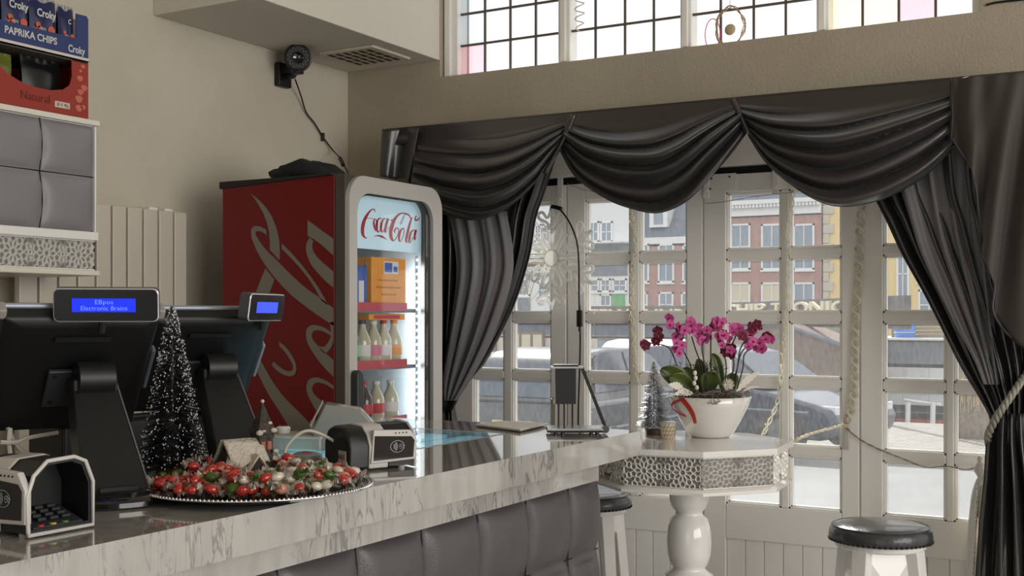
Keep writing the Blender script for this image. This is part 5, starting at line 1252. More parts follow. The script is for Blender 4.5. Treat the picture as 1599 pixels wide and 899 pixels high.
# right tail hanging in a diagonal fall
tl = resamp([V(p+(0,)) for p in [(1488, 122), (1488, 160), (1490, 200), (1487, 217)]], 10)
def tail(u, v):
    bots = [(0, 1487, 217), (.10, 1503, 243), (.2, 1520, 268), (.32, 1528, 330), (.42, 1536, 400), (.52, 1553, 442), (.60, 1552, 490), (.75, 1591, 537), (1, 1670, 580)]
    bx, by = interp(bots, u); tx = 1488+u*182; ty = top_y(tx); x = tx+(bx-tx)*v; y = ty+(by-ty)*v
    p = at(x, y, Y=VYB-.10-.03*sin(PI*u)); p.y += .022*sin(u*2*PI*3.4+.8)*min(1, .25+v)+.006*sin(u*30+v*4); return p
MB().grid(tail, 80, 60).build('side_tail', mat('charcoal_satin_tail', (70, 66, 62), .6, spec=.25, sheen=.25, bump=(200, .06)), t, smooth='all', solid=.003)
E = resamp([V(p+(0,)) for p in [(1487, 217), (1503, 243), (1520, 268), (1528, 330), (1536, 400), (1553, 442), (1552, 490), (1591, 537), (1670, 580)]], 50)
MB().tube([at(p.x, p.y, Y=VYB-.125) for p in E], .0045, 6).build('tail_hem', M_seam, t, smooth=True)
# header band along the whole top
b = MB(); b.grid(lambda a, c: at(597+a*1090, top_y(597+a*1090)+(c-.04)*26, Y=VYB-.012-.012*c), 40, 2); b.build('header_band', M_velvet, t, smooth='all', solid=.006)
# ------------------------------------------------------------ acrylic snowflake light and its cable
SFY = 4.30
sc0 = at(861, 403, Y=SFY); SR = .205
t = thing('snowflake_light', tuple(sc0), 'large clear acrylic snowflake light hanging in the window beside the left curtain', 'window light')
M_acr = backlit('acrylic', (250, 250, 248), .65, .08, 1)
M_rim = backlit('acrylic_core', (236, 230, 216), .6, .1, 1)
def sp(r, a): return sc0+V((r*cos(a), 0, r*sin(a)))
b = MB(); b.tube([sp(.034, 2*PI*k/24) for k in range(25)], .0028, 6); b.build('centre_ring', M_rim, t, smooth=True)
b = MB(); b.cyl(sc0+V((0, -.002, 0)), sc0+V((0, .002, 0)), .031, n=24); b.build('centre_disc', M_acr, t)
for k in range(6):
    a0_ = PI/2+k*PI/3
    def q(r, s_): return sp(r*SR, a0_)+V((-sin(a0_), 0, cos(a0_)))*s_*SR
    for sx in (-1, 1):
        b = MB(); b.tube(smooth_path([q(.18, .04*sx), q(.35, .16*sx), q(.52, .22*sx), (q(.60, .15*sx)), q(.48, .04*sx), q(.30, .02*sx)], 6), .0062, 7); b.build('petal', M_acr, t, smooth='all')
        b = MB(); b.tube(smooth_path([q(.58, .03*sx), q(.72, .10*sx), q(.80, .26*sx), q(.90, .30*sx), q(.93, .2*sx), q(.82, .10*sx), q(.92, .03*sx), q(1.05, .0)], 6), .0062, 7); b.build('branch_tip', M_acr, t, smooth='all')
        b = MB(); b.tube([q(.2, .0), q(.62, .25*sx), q(.9, .50*sx)], .0014, 5); b.tube([q(.55, .0), q(.85, .36*sx)], .0014, 5); b.build('wire_strut', M_rim, t)
MB().tube([sp(SR*.9, PI/2), sc0+V((0, .02, .24)), V((sc0.x+.01, DY-.02, DTOP-.05))], .0012, 5).build('hanging_wire', M_rim, t)
cpts = [(864, 324), (873, 326), (886, 342), (896, 362), (902, 385), (904, 420), (904, 455), (905, 490), (906, 530), (905, 580), (903, 650), (903, 760)]
t = thing('light_cable', tuple(at(905, 760, Y=4.27)), 'black cable with an inline switch running down behind the desk lamp from the snowflake', 'cable')
MB().tube(smooth_path([at(x, y, Y=4.28) for x, y in cpts], 6), .0036, 7).build('wire', M_black, t, smooth=True)
b = MB(); b.tube([at(862, 322.5, Y=4.28), at(866, 323, Y=4.28), at(877, 326, Y=4.28)], .0085, 8); b.build('plug', M_black, t, smooth=True)
p_, q_ = at(905, 484, Y=4.28), at(905, 510, Y=4.28)
b = MB(); b.loft([[p_+V((x*.011, y*.007, 0)) for x, y in ((-1, -1), (1, -1), (1, 1), (-1, 1))], [q_+V((x*.011, y*.007, 0)) for x, y in ((-1, -1), (1, -1), (1, 1), (-1, 1))]]); b.cyl(p_, p_+V((0, 0, .02)), .005, n=8); b.cyl(q_, q_-V((0, 0, .02)), .005, n=8); b.build('inline_switch', M_black, t, bevel=.002)

# ------------------------------------------------------------ light garlands on the window frames
M_gar = backlit('garland_cord', (250, 247, 236), .55, .2, .5); M_bulb = backlit('garland_bulb', (255, 250, 235), .6, .1, 1); M_cord2 = mat('thin_cord', (150, 130, 105), .6)
def garland(pts, label, r=.0035, n=30, twist=2, mc=M_gar, Y=DY-.015, bulb=.0042):
    P = resamp([V((x, y, 0)) for x, y in pts], n*2); W_ = [at(p.x, p.y, Y=Y) for p in P]
    t = thing('light_garland', tuple(W_[-1]), label, 'string lights')
    for k in range(twist):
        MB().tube([p+V((cos(i*.8+PI*k), .4*sin(i*.8+PI*k), 0))*r*1.3 for i, p in enumerate(W_)], r*.55, 5).build('cord', mc, t, smooth='all')
    if bulb:
        b = MB(); rnd = random.Random(len(pts)*7+n)
        for i in range(0, len(W_), 2): b.sphere(W_[i]+V((rnd.uniform(-1, 1)*r*2, -.004, 0)), bulb, 6, (.7, .7, 1.3))
        b.build('bulbs', M_bulb, t)
garland([(986, 328), (989, 352), (993, 378), (990, 400), (988, 425), (987, 460), (988, 500), (990, 540), (994, 575), (996, 600)], 'glinting string of lights down the glazing bar of the second window door', .006, 46, 3, bulb=.005)
garland([(1238, 300), (1236, 330), (1230, 362), (1232, 392), (1230, 430), (1231, 470), (1226, 500), (1225, 540), (1220, 590), (1213, 630), (1203, 655), (1192, 678)], 'string of lights down the middle of the third window door to the table', .005, 44, 2)
garland([(1345, 322), (1342, 380), (1340, 440), (1336, 500), (1335, 560), (1334, 600), (1330, 635), (1322, 660)], 'thick braided pale garland along the post between the third and fourth window doors', .010, 50, 3, bulb=0)
garland([(1320, 662), (1300, 668), (1280, 673), (1258, 680), (1232, 692)], 'short garland running left from the door handle to the table', .006, 24, 2, bulb=.004)
garland([(1322, 668), (1340, 684), (1370, 700), (1410, 716), (1445, 729), (1480, 728), (1512, 733), (1535, 722)], 'thin cord sagging right from the door handle across the fourth window door', .003, 30, 2, mc=M_cord2, bulb=0)
garland([(1100, 318), (1130, 315), (1165, 309), (1200, 304), (1240, 300)], 'thin cord strung along the top of the third window door', .0022, 20, 1, mc=M_cord2, bulb=0)
garland([(884, 286), (900, 292), (915, 297), (935, 300)], 'thin cord strung from the bracket at the top of the second window door', .0022, 12, 1, mc=M_cord2, bulb=0)
garland([(928, 420), (929, 450), (928, 500), (926, 560), (925, 600), (924, 660)], 'vertical string of tiny white lights in the second window door beside the lamp', .0008, 14, 1, mc=M_rim, bulb=.0038)

# ------------------------------------------------------------ white chair mostly hidden by the right curtain
cx_, cy_ = at(1530, 720, Y=4.30).x, 4.30
t = thing('dining_chair', (cx_+.22, 4.30, 0), 'white chair with studded cream back and turned knob, half hidden behind the right curtain', 'chair')
b = MB()
bx0 = cx_-.01
MB().tube(smooth_path([(bx0-.035, 4.30, .02), (bx0-.030, 4.30, .45), (bx0-.012, 4.30, .80), (bx0+.006, 4.30, .92), (bx0+.03, 4.30, .955)], 6), .015, 8).build('back_post', M_whiteg, t, smooth='all')
b = MB(); b.lathe([(.006, 0), (.016, .008), (.009, .02), (.022, .04), (.024, .052), (.016, .068), (.008, .074), (.013, .084), (.006, .094)], (bx0+.012, 4.30, .93), 20); b.build('finial', mat('pearl_white', (230, 224, 214), .12, coat=1), t, smooth='all')
b = MB(); b.box((bx0+.005, 4.285, .50), (bx0+.40, 4.33, .93)); b.build('backrest', mat('cream_fabric', (222, 210, 182), .8), t, bevel=.012)
b = MB()
for k in range(22): b.sphere((bx0+.006-.0008*k, 4.28, .92-.018*k), .004, 6)
b.build('studs', M_chrome, t)
b = MB(); b.box((bx0, 4.285, .42), (bx0+.42, 4.0, .50)); b.build('seat', mat('cream_fabric'), t, bevel=.01)
for x in (bx0+.01, bx0+.40): MB().cyl((x, 4.30, 0), (x, 4.30, .42), .014, .018, 10).build('leg', M_whiteg, t)

# ============================================================ outside
GZ = -.37
M_road = mat('road_asphalt', (122, 122, 122), .55, noise=(1.2, (136, 136, 136)), bump=(40, .3)); M_cob = None
b = MB(); b.box((-60, 4.62, GZ-.2), (60, 15.3, GZ)); o = b.build('street_road', M_road); struct(o)
def brickmat(name, c1, c2, mc, sc, rough=.9, bw=.5, rh=.25):
    m = bpy.data.materials.new(name); m.use_nodes = True; nt = m.node_tree; N = nt.nodes; L = nt.links; b_ = N['Principled BSDF']
    tc = N.new('ShaderNodeTexCoord'); br = N.new('ShaderNodeTexBrick'); br.inputs['Scale'].default_value = sc; br.inputs['Brick Width'].default_value = bw; br.inputs['Row Height'].default_value = rh
    for n_, c in (('Color1', c1), ('Color2', c2), ('Mortar', mc)): br.inputs[n_].default_value = (*srgb([v/255 for v in c]), 1)
    L.new(tc.outputs['Object'], br.inputs['Vector']); L.new(br.outputs['Color'], b_.inputs['Base Color']); b_.inputs['Roughness'].default_value = rough
    MATS[name] = m; return m
M_cob = brickmat('cobbles', (172, 168, 160), (142, 138, 130), (96, 92, 86), 3.0, .5)
struct(MB().box((-60, 15.3, GZ-.2), (60, 21.5, GZ+.01)).build('quay_cobbles', M_cob))
struct(MB().box((-60, 21.5, -2.2), (60, 46, -1.3)).build('canal_water', mat('canal_water', (70, 80, 84), .08, bump=(3, .4))))
struct(MB().box((-80, 46, -2), (80, 60, GZ)).build('far_quay', mat('far_quay', (150, 146, 138), .8)))
struct(MB().box((-60, 15.2, GZ-.1), (60, 15.35, GZ+.06)).build('kerb', mat('kerb_stone', (176, 172, 166), .7)))

# ---- far houses
M_wing = mat('window_glass_far', (118, 134, 150), .15, spec=.8)
M_bw = mat('window_white', (226, 226, 224), .5)
M_blind = mat('window_blind', (206, 196, 170), .6)
def house(name, label, Y, x0, x1, ytop, ybot, wall, wins, extra=None, cat='building', depth=6):
    A = at(x0, 400, Y=Y).x; C = at(x1, 400, Y=Y).x; zt_ = at((x0+x1)/2, ytop, Y=Y).z; 
    t = thing(name, ((A+C)/2, Y, GZ), label, cat)
    MB().box((A, Y, GZ), (C, Y+depth, zt_)).build('wall', wall, t)
    for wn in wins:
        (wx0, wy0, wx1, wy1) = wn[:4]; kind = wn[4] if len(wn) > 4 else 'g'
        xm = (x0+x1)/2
        p, q = at(wx0, wy0, Y=Y), at(wx1, wy1, Y=Y); 
        b = MB(); fw = .09; za, zb_ = q.z, p.z
        if kind == 'panel':
            b.box((p.x, Y-.05, za), (q.x, Y-.005, zb_)); b.build('wall_panel', wn[5], t); continue
        for r in ((p.x, za, q.x, za+fw), (p.x, zb_-fw, q.x, zb_), (p.x, za, p.x+fw, zb_), (q.x-fw, za, q.x, zb_)): b.box((r[0], Y-.06, r[1]), (r[2], Y-.005, r[3]))
        mx_ = (p.x+q.x)/2; b.box((mx_-.02, Y-.05, za), (mx_+.02, Y-.01, zb_)); b.box((p.x, Y-.05, (za+zb_)/2-.025), (q.x, Y-.01, (za+zb_)/2+.025))
        b.box((p.x-.04, Y-.10, za-.08), (q.x+.04, Y-.005, za))
        w_ = b.build('window', M_bw, t)
        b = MB(); b.box((p.x+fw, Y-.02, za+fw), (q.x-fw, Y-.002, zb_-fw)); b.build('pane', M_blind if kind == 'b' else M_wing, w_)
    return t
M_brick = brickmat('brick_red', (164, 96, 88), (150, 84, 78), (170, 130, 122), 8, .9)
M_yel = mat('yellow_render', (226, 200, 140), .9); M_slate = mat('roof_slate', (96, 108, 122), .6, noise=(6, (84, 94, 108)))
M_wht = mat('white_render', (222, 222, 222), .8); M_grp = mat('grey_panel', (110, 118, 126), .5); M_quoin = mat('quoin_stone', (190, 182, 166), .8)
HY = 55
wr = []
for (a, c) in ((1141, 1172), (1189, 1222), (1239, 1272)): wr += [(a, 350, c, 421), (a, 441, c, 500, 'b' if a < 1230 else 'g')]
t = house('brick_house', 'red brick canal house with white cornice and tall sash windows behind the third window door', HY, 1119, 1283, 338, 500, M_brick, wr)
A, C = at(1119, 400, Y=HY).x, at(1283, 400, Y=HY).x
b = MB(); z1 = at(1200, 336, Y=HY).z; z2 = at(1200, 312, Y=HY).z; b.box((A, HY-.15, z1), (C, HY+6, z1+.22)); b.box((A, HY-.35, z2-.2), (C, HY+6, z2)); b.box((A, HY-.1, z1+.22), (C, HY+6, z2-.2)); 
n = 30
for k in range(n): x = A+(C-A)*k/n; b.box((x, HY-.3, z2-.36), (x+.13, HY-.05, z2-.2))
b.build('cornice', M_bw, t)
b = MB(); b.prism([(A, HY-.2, z2), (A, HY+3, z2+3.2), (A, HY+6, z2)], (C-A, 0, 0)); b.build('roof', M_slate, t)
wy = [(1400, 385, 1420, 470), (1432, 372, 1466, 440), (1434, 452, 1468, 500), (1290, 440, 1300, 470)][:3]
t = house('yellow_house', 'pale yellow rendered canal house with stone corner blocks right of the brick house', HY, 1286, 1560, 250, 500, M_yel, wy)
b = MB(); 
for k in range(16):
    z = at(1285, 500-k*15, Y=HY).z; z2_ = at(1285, 500-k*15-15, Y=HY).z; w0 = at(1286, 400, Y=HY).x; w1 = at(1302 if k % 2 else 1295, 400, Y=HY).x; b.box((w0, HY-.09, z+.02), (w1, HY-.003, z2_-.02))
b.build('quoins', M_quoin, t)
wc = [(998, 381, 1014, 441), (1028, 381, 1053, 441), (1066, 381, 1090, 441), (998, 456, 1012, 495), (1029, 456, 1052, 495), (1064, 456, 1090, 495)]
t = house('brick_house', 'red brick canal house with slate mansard roof and dormer behind the second window door', HY, 987, 1117, 380, 500, M_brick, wc)
A, C = at(987, 400, Y=HY).x, at(1117, 400, Y=HY).x; z1 = at(1040, 384, Y=HY).z; z2 = at(1040, 370, Y=HY).z; z3 = at(1040, 296, Y=HY).z
MB().box((A, HY, z1), (C, HY+6, z2)).build('cornice', M_bw, t)
b = MB(); b.prism([(A, HY+.1, z2), (A, HY+2, z3), (A, HY+6, z3), (A, HY+6, z2)], (C-A, 0, 0)); b.build('mansard_roof', M_slate, t)
p, q = at(1014, 316, Y=HY+.3), at(1042, 354, Y=HY+.3)
b = MB(); b.box((p.x, HY+.3, q.z), (q.x, HY+2.2, p.z)); dm = b.build('dormer', M_bw, t)
MB().box((p.x+.25, HY+.27, q.z+.15), (q.x-.25, HY+.31, p.z-.2)).build('dormer_pane', M_wing, dm)
ww = [(918, 346, 936, 378), (938, 346, 957, 378), (914, 380, 984, 394, 'panel', M_grp), (912, 408, 980, 430, 'panel', M_grp), (914, 435, 936, 456), (938, 435, 954, 456), (957, 435, 979, 456), (956, 459, 976, 480, 'panel', mat('green_panel', (96, 168, 104), .6)), (937, 459, 955, 495), (900, 345, 908, 378)]
t = house('apartment_block', 'white modern apartment block with grey and green panels behind the second window door', HY, 893, 985, 240, 500, M_wht, ww)
MB().box((at(905, 400, Y=HY).x, HY-1.1, at(950, 381, Y=HY).z), (at(984, 400, Y=HY).x, HY-.02, at(950, 379, Y=HY).z)).build('balcony_slab', M_bw, t)
w5 = [(835, 350, 846, 378), (848, 350, 860, 378), (780, 350, 800, 378), (805, 350, 825, 378), (780, 435, 802, 462), (806, 435, 828, 462), (840, 440, 858, 466), (780, 466, 828, 490, 'panel', M_grp)]
t = house('office_block', 'white office block with grey sign band reading SBUREAU behind the snowflake', HY, 740, 892, 230, 500, M_wht, w5)
p, q = at(760, 412, Y=HY-.1), at(858, 430, Y=HY-.1)
MB().box((p.x, HY-.1, q.z), (q.x, HY+.18, p.z)).build('sign_band', mat('sign_teal_grey', (116, 126, 132), .6), t)
b = MB(); text(b, 'SBUREAU', (at(832, 421, Y=HY-.12).x, HY-.12, at(832, 421, Y=HY).z), (1, 0, 0), (0, 0, 1), .50, 1.15, bold=.02); b.build('sign_lettering', M_bw, t)

# ---- fascia signboards
M_sign = mat('sign_dark_grey', (86, 83, 82), .7, noise=(4, (100, 96, 93))); M_let = mat('letter_cream', (222, 212, 184), .6)
def signboard(name, label, Pa, Pb, Z0, Z1, words_, cat='sign'):
    t = thing(name, ((Pa.x+Pb.x)/2, (Pa.y+Pb.y)/2, GZ), label, cat)
    e = V((Pb.x-Pa.x, Pb.y-Pa.y, 0)); L_ = e.length; e.normalize(); n_ = V((e.y, -e.x, 0))
    if n_.y > 0: n_ = -n_
    Pa = V((Pa.x, Pa.y, 0)); b = MB(); b.prism([Pa+V((0, 0, Z0)), Pa+e*L_+V((0, 0, Z0)), Pa+e*L_+V((0, 0, Z1)), Pa+V((0, 0, Z1))], -n_*.12); b.build('board', M_sign, t)
    for wd_, f0, f1, zc, hs in words_:
        b = MB(); vs, fs = text_data(wd_, extrude=.03, bold=.025); xs = [v.x for v in vs]; w0 = max(xs)-min(xs); h0 = max(v.y for v in vs)
        f = (f1-f0)*L_/w0; cx = (max(xs)+min(xs))/2; c = Pa+e*L_*(f0+f1)/2+V((0, 0, zc))+n_*.03; hy = hs/(max(v.y for v in vs)-min(v.y for v in vs)); cy0 = (max(v.y for v in vs)+min(v.y for v in vs))/2
        b.add([c+e*(v.x-cx)*f+V((0, 0, (v.y-cy0)*hy))+n_*v.z for v in vs], fs); b.build('lettering', M_let, t)
    b = MB()
    for f in (.03, .5): p = Pa+e*L_*f-n_*.2; b.box((p.x-.05, p.y-.05, -1.3), (p.x+.05, p.y+.05, Z1))
    b.build('posts', M_sign, t)
    return t, Pa, e, L_, n_
P1 = at(1118, 474, D=31.0); P2 = at(1412, 455, D=19.5)
P1.z = P2.z = 0
def frac(px):
    # fraction along P1-P2 of the sight line through px
    d = at(px, HOR, D=1)-EYE; a = P1; e = P2-P1
    den = e.x*d.y-e.y*d.x; return -((a.x)*d.y-(a.y)*d.x)/den
zt_ = 1.5+22/FPX*30.2
ft = [frac(x) for x in (1134, 1197, 1207, 1316)]
signboard('street_signboard', 'long dark grey signboard with cream letters CHIP TRONIC beyond the third window door', P1, P2, 1.3, zt_, [('CHIP', ft[0], ft[1], 1.695, .25), ('TRONIC', ft[2], frac(1326), 1.695, .25)])
Q1, Q2 = at(880, 478, D=33), at(1112, 477, D=31.4); zt2_ = 1.5+17.5/FPX*32
signboard('street_signboard', 'dark grey signboard with cut-off cream letters beyond the second window door', Q1, Q2, 1.25, zt2_, [('ZEEMAN INRIE', .10, .92, 1.60, .24)])

# ---- houseboats
def boat(label, pa, pb, D1, bands, name='houseboat'):
    """bands: (y0, y1, material, name, setback) in the plane Y=D1"""
    t = thing(name, (at((pa+pb)/2, 500, Y=D1).x, D1, -1.3), label, 'boat')
    for (y0, y1, m, nm, sb) in bands:
        A, C = at(pa, y0, Y=D1), at(pb, y1, Y=D1); MB().box((A.x, D1+sb, C.z), (C.x, D1+3.2-sb, A.z)).build(nm, m, t)
    return t
M_cor = brickmat('white_siding', (206, 206, 204), (198, 198, 198), (150, 150, 152), 6, .6, 3.0, .10)
t = boat('white-sided houseboat with dark grey roof band and red hull beyond the fourth window door', 1345, 1640, 24, [(527, 533, M_bw, 'roof_edge', -.1), (533, 572, M_grp, 'upper_band', 0), (572, 640, M_cor, 'siding', .02), (640, 652, M_grp, 'deck', -.12), (650, 700, mat('hull_red', (164, 60, 46), .6), 'hull', -.25)])
for x0, x1 in ((1417, 1423), (1456, 1465)):
    MB().tube([at(x0, 668, Y=23.5), at(x0+1, 628, Y=23.5)], .05, 8).build('bollard', M_bw, t)
MB().tube([at(1412, 624, Y=23.6), at(1470, 632, Y=23.6)], .03, 6).build('rail', M_bw, t)
tt = thing('blue_barrel', tuple(at(1414, 527, Y=24.5)), 'bright blue barrel on the roof of the white houseboat', 'barrel')
A = at(1413, 527, Y=24.5); MB().lathe([(.18, 0), (.2, .03), (.21, .2), (.19, .31), (.19, .33)], A+V((0, 0, -.02)), 20).build('drum', mat('barrel_blue', (60, 120, 200), .4), tt, smooth=True)
MB().lathe([(.20, .1), (.215, .11), (.20, .12)], A, 20).build('hoop', M_bw, tt)
tt = thing('deck_crates', tuple(at(1450, 527, Y=24.6)), 'weathered slatted crates stacked on the houseboat roof beside the blue barrel', 'crates')
for j in range(4):
    A, C = at(1428, 527-6*j, Y=24.6), at(1474, 523-6*j, Y=24.6); MB().box((A.x, 24.6, A.z), (C.x, 25.2, C.z)).build('slat', mat('weathered_wood', (138, 126, 112), .8), tt)
A = at(1392, 527, Y=24.6); MB().box((A.x, 24.6, A.z), (A.x+.2, 25, A.z+.3)).build('crate', mat('weathered_wood'), tt)
t = boat('cream houseboat with dark tarred roof behind the parked cars', 700, 1120, 26, [(498, 505, mat('roof_pale', (170, 172, 176), .5), 'roof_edge', -.2), (505, 526, M_slate, 'roof', 0), (526, 700, mat('cream_wall', (212, 204, 186), .8), 'cabin_wall', .05)])
for (a, c, y0, y1) in ((935, 981, 527, 546), (797, 850, 518, 548), (740, 775, 520, 548)):
    p, q = at(a, y0, Y=26), at(c, y1, Y=26); b = MB(); b.box((p.x, 25.95, q.z), (q.x, 26.03, p.z)); w_ = b.build('cabin_window', mat('window_brown', (120, 104, 88), .5), t)
    b = MB(); n = 3
    for k in range(n): xx = p.x+(q.x-p.x)*(k+.12)/n; b.box((xx, 25.93, q.z+.06), (xx+(q.x-p.x)*.76/n, 25.96, p.z-.06))
    b.build('pane', M_wing if a != 797 else M_blind, w_)
# wooden barge with awning, behind the blue car
t = thing('barge', tuple(at(1240, 600, Y=22.6)), 'brown wooden barge with sloping gunwale and pale awning behind the blue car', 'boat')
pts = [(1100, 500), (1228, 508), (1310, 538), (1344, 552), (1344, 690), (1100, 690)]
MB().prism([at(x, y, Y=22.6) for x, y in pts], (0, 2.2, 0)).build('hull', mat('barge_brown', (122, 106, 98), .8, noise=(3, (138, 118, 108))), t)
MB().tube([at(x, y, Y=22.55) for x, y in pts[:4]], .05, 8).build('gunwale', M_grp, t)
MB().prism([at(x, y, Y=25) for x, y in [(1195, 503), (1345, 500), (1345, 517), (1290, 520), (1235, 512)]], (0, 1.5, 0)).build('awning', mat('awning_pale', (196, 192, 180), .8), t)
MB().prism([at(x, y, Y=25.4) for x, y in [(1255, 515), (1345, 515), (1345, 560), (1255, 560)]], (0, 1.0, 0)).build('cabin', M_slate, t)

# ---- tree trunk with straw wrap
P = at(1530, 690, Y=19.5); P.z = GZ
t = thing('tree', tuple(P), 'tree trunk wrapped in straw at the quay beyond the fourth window door', 'tree')
b = MB(); rnd = random.Random(2)
rings = []
for k in range(14):
    z = k*.25; r = .42-.02*k+.10*math.exp(-k*.8); rings.append([P+V((r*(1+.08*sin(5*a+k))*cos(a), r*(1+.08*sin(5*a+k))*sin(a), z)) for a in [2*PI*j/20 for j in range(20)]])
b.loft(rings); b.build('trunk', mat('bark', (118, 106, 92), .9, noise=(20, (140, 126, 104))), t, smooth='all')
b = MB()
for k in range(160):
    a = rnd.uniform(0, 2*PI); q = P+V((.43*cos(a), .43*sin(a), .95+rnd.uniform(-.05, .1))); b.tube([q, q+V((.03*cos(a), .03*sin(a), -rnd.uniform(.3, .55)))], .006, 4)
b.build('straw', mat('straw', (190, 168, 128), .9), t)

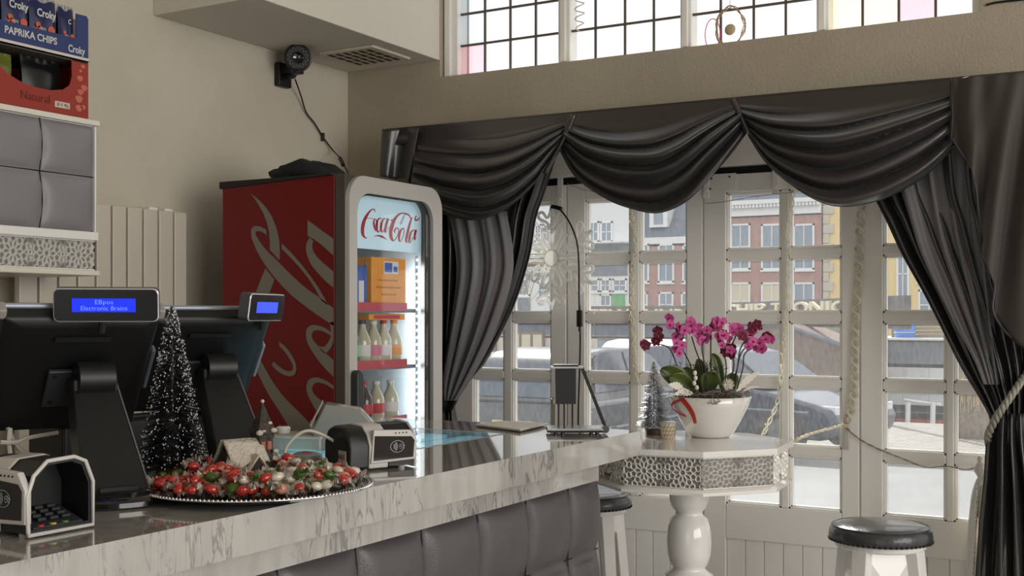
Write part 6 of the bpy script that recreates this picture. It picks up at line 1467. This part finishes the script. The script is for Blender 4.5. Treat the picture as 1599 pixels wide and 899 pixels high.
# ---- parked cars
def car(label, pos, rz, paint, L=4.1, W=1.74, H=1.46, group=None):
    """local: +x = nose; origin on the ground in the middle"""
    t = thing('car', pos, label, 'car', rz)
    def B(mb, n, m, p=t, **k): return mb.build(n, m, p, local=True, **k)
    x0 = -L/2; h = L
    low = [(0, .42), (.01, .30), (.06, .24), (.94, .24), (.985, .32), (1.0, .50), (.985, .64), (.93, .72), (.80, .83), (.70, .90), (.60, .92), (.1, .94), (.03, .92), (.005, .70)]
    cabp = [(.02, .91), (.10, 1.30), (.16, 1.42), (.30, 1.46), (.48, 1.45), (.58, 1.36), (.74, .90)]
    def sec(poly, y, ins): return [V((x0+h*x, y, z*H/1.46)) for x, z in poly]
    b = MB(); rings = []
    for y, k in ((-W/2, .965), (-W/2*.93, .995), (-W/4, 1.0), (W/4, 1.0), (W/2*.93, .995), (W/2, .965)):
        rings.append([V((x0+h*(.5+(x-.5)*k), y, .55+(z-.55)*(1-(1-k)*2.2))) for x, z in low])
    b.loft(rings); B(b, 'body', paint, bevel=.05, seg=3)
    b = MB(); rings = []
    for s_ in (-1, -.94, .94, 1):
        rings.append([V((x0+h*(.40+(x-.40)*(1 if abs(s_) < 1 else .975)), s_*(W/2-.04-.19*max(0, (z-.9))/.56), .9+(z-.9)*(1 if abs(s_) < 1 else .97)*H/1.46)) for x, z in cabp])
    b.loft(rings); B(b, 'roof_cabin', paint, bevel=.03)
    cg = mat('car_glass', (36, 56, 78), .08, spec=.6, coat=.2)
    for s_ in (-1, 1):
        b = MB(); f = lambda x, z: V((x0+h*x, s_*(W/2-.026-.19*max(0, (z-.9))/.56), z*H/1.46+.0))
        b.add([f(x, z) for x, z in ((.10, .96), (.15, 1.30), (.19, 1.37), (.345, 1.39), (.345, .96))], [(0, 1, 2, 3, 4)]); b.add([f(x, z) for x, z in ((.36, .96), (.36, 1.39), (.47, 1.385), (.56, 1.30), (.68, .96))], [(0, 1, 2, 3, 4)]); B(b, 'side_glass', cg)
    b = MB(); b.add([V((x0+h*.030-.012, -W/2+.16, .97)), V((x0+h*.030-.012, W/2-.16, .97)), V((x0+h*.10-.012, W/2-.27, 1.32)), V((x0+h*.10-.012, -W/2+.27, 1.32))], [(0, 1, 2, 3)]); B(b, 'rear_glass', cg)
    b = MB(); b.add([V((x0+h*.735+.02, -W/2+.14, .94)), V((x0+h*.735+.02, W/2-.14, .94)), V((x0+h*.59+.02, W/2-.25, 1.36)), V((x0+h*.59+.02, -W/2+.25, 1.36))], [(0, 1, 2, 3)]); B(b, 'windscreen', cg)
    for s_ in (-1, 1):
        b = MB(); b.box((x0-.01, s_*(W/2-.06)-.09, .72), (x0+.12, s_*(W/2-.06)+.05, .90)); B(b, 'tail_light', mat('tail_light', (206, 50, 60), .2, coat=1), bevel=.02)
        b = MB(); b.box((x0+L-.30, s_*(W/2-.22)-.13, .58), (x0+L-.035, s_*(W/2-.22)+.10, .70)); B(b, 'headlight', mat('headlight', (220, 224, 228), .1, coat=1), bevel=.02)
        for fx in (.19, .81):
            x = x0+L*fx; y = s_*(W/2-.075)
            b = MB(); b.lathe([(.01, 0), (.375, 0), (.375, .012), (.01, .012)], (x, s_*(W/2-.004), .36), 26, (0, s_, 0)); B(b, 'wheel_arch', M_blackm)
            b = MB(); b.lathe([(.10, -.10), (.29, -.10), (.32, -.07), (.32, .07), (.29, .10), (.10, .10)], (x, y, .32), 28, (0, 1, 0)); wo = B(b, 'wheel', mat('tyre', (36, 36, 38), .8), smooth=True)
            b = MB(); b.lathe([(.01, .104), (.05, .108), (.19, .108), (.20, .09)], (x, y, .32), 20, (0, s_, 0)); B(b, 'hubcap', mat('hub_silver', (130, 132, 136), .4, metal=.5), wo)
        b = MB(); b.box((x0+h*.62, s_*(W/2+.0)-.05*(1-s_)/2*0-.02, .95), (x0+h*.66, s_*(W/2+.16), 1.07)); B(b, 'mirror', M_blackm, bevel=.02)
    b = MB(); b.box((x0-.035, -W/2+.08, .32), (x0+.06, W/2-.08, .56)); B(b, 'rear_bumper', paint, bevel=.04)
    b = MB(); b.box((x0-.04, -.26, .60), (x0-.015, .26, .71)); B(b, 'number_plate', mat('plate_yellow', (216, 190, 110), .5))
    b = MB(); b.box((x0+.2, -W/2-.012, .60), (x0+L-.4, -W/2+.002, .625)); b.box((x0+.2, W/2-.002, .60), (x0+L-.4, W/2+.012, .625)); B(b, 'side_moulding', mat('moulding', (150, 170, 190), .2, metal=.3))
    b = MB(); b.box((x0+h*.3, -.25, 1.0), (x0+h*.34, -.02, 1.22)); b.box((x0+h*.3, .12, 1.0), (x0+h*.34, .36, 1.22)); B(b, 'headrest', M_blackm)
    return t
pt_blue = mat('paint_blue_grey', (34, 50, 70), .25, coat=.6, spec=.5); pt_white = mat('paint_white', (226, 226, 226), .25, coat=.8); pt_sil = mat('paint_silver', (176, 180, 186), .25, metal=.3, coat=.8); pt_dark = mat('paint_dark', (30, 38, 50), .25, coat=.6)
def gp(px, D): p = at(px, HOR, D=D); p.z = GZ+.01; return p
car('blue-grey hatchback parked side-on, seen through the third window door', tuple(gp(1150, 17.2)), math.radians(-15), pt_blue, 4.2, 1.76, 1.44)
car('white hatchback seen from behind through the right part of the second window door', tuple(gp(1036, 21.5)), math.radians(95), pt_white, 4.0, 1.7, 1.5)
car('dark blue hatchback seen from behind through the left part of the second window door', tuple(gp(925, 14.8)), math.radians(90), pt_dark, 4.0, 1.72, 1.55)
car('silver car with pink tail light seen through the first window door', tuple(gp(742, 16.4)), math.radians(93), pt_sil, 4.2, 1.70, 1.28)
p_ = at(730, 640, Y=17.5); t = thing('red_bollard', (p_.x, 17.5, GZ), 'small red litter bin on the quay at the edge of the left curtain', 'bin')
MB().box((p_.x-.2, 17.3, GZ+.01), (p_.x+.25, 17.7, GZ+.75)).build('bin_body', mat('bin_red', (196, 50, 70), .5), t, bevel=.03)
MB().box((p_.x-.22, 17.28, GZ+.75), (p_.x+.27, 17.72, GZ+.80)).build('lid', M_dgrey, t)
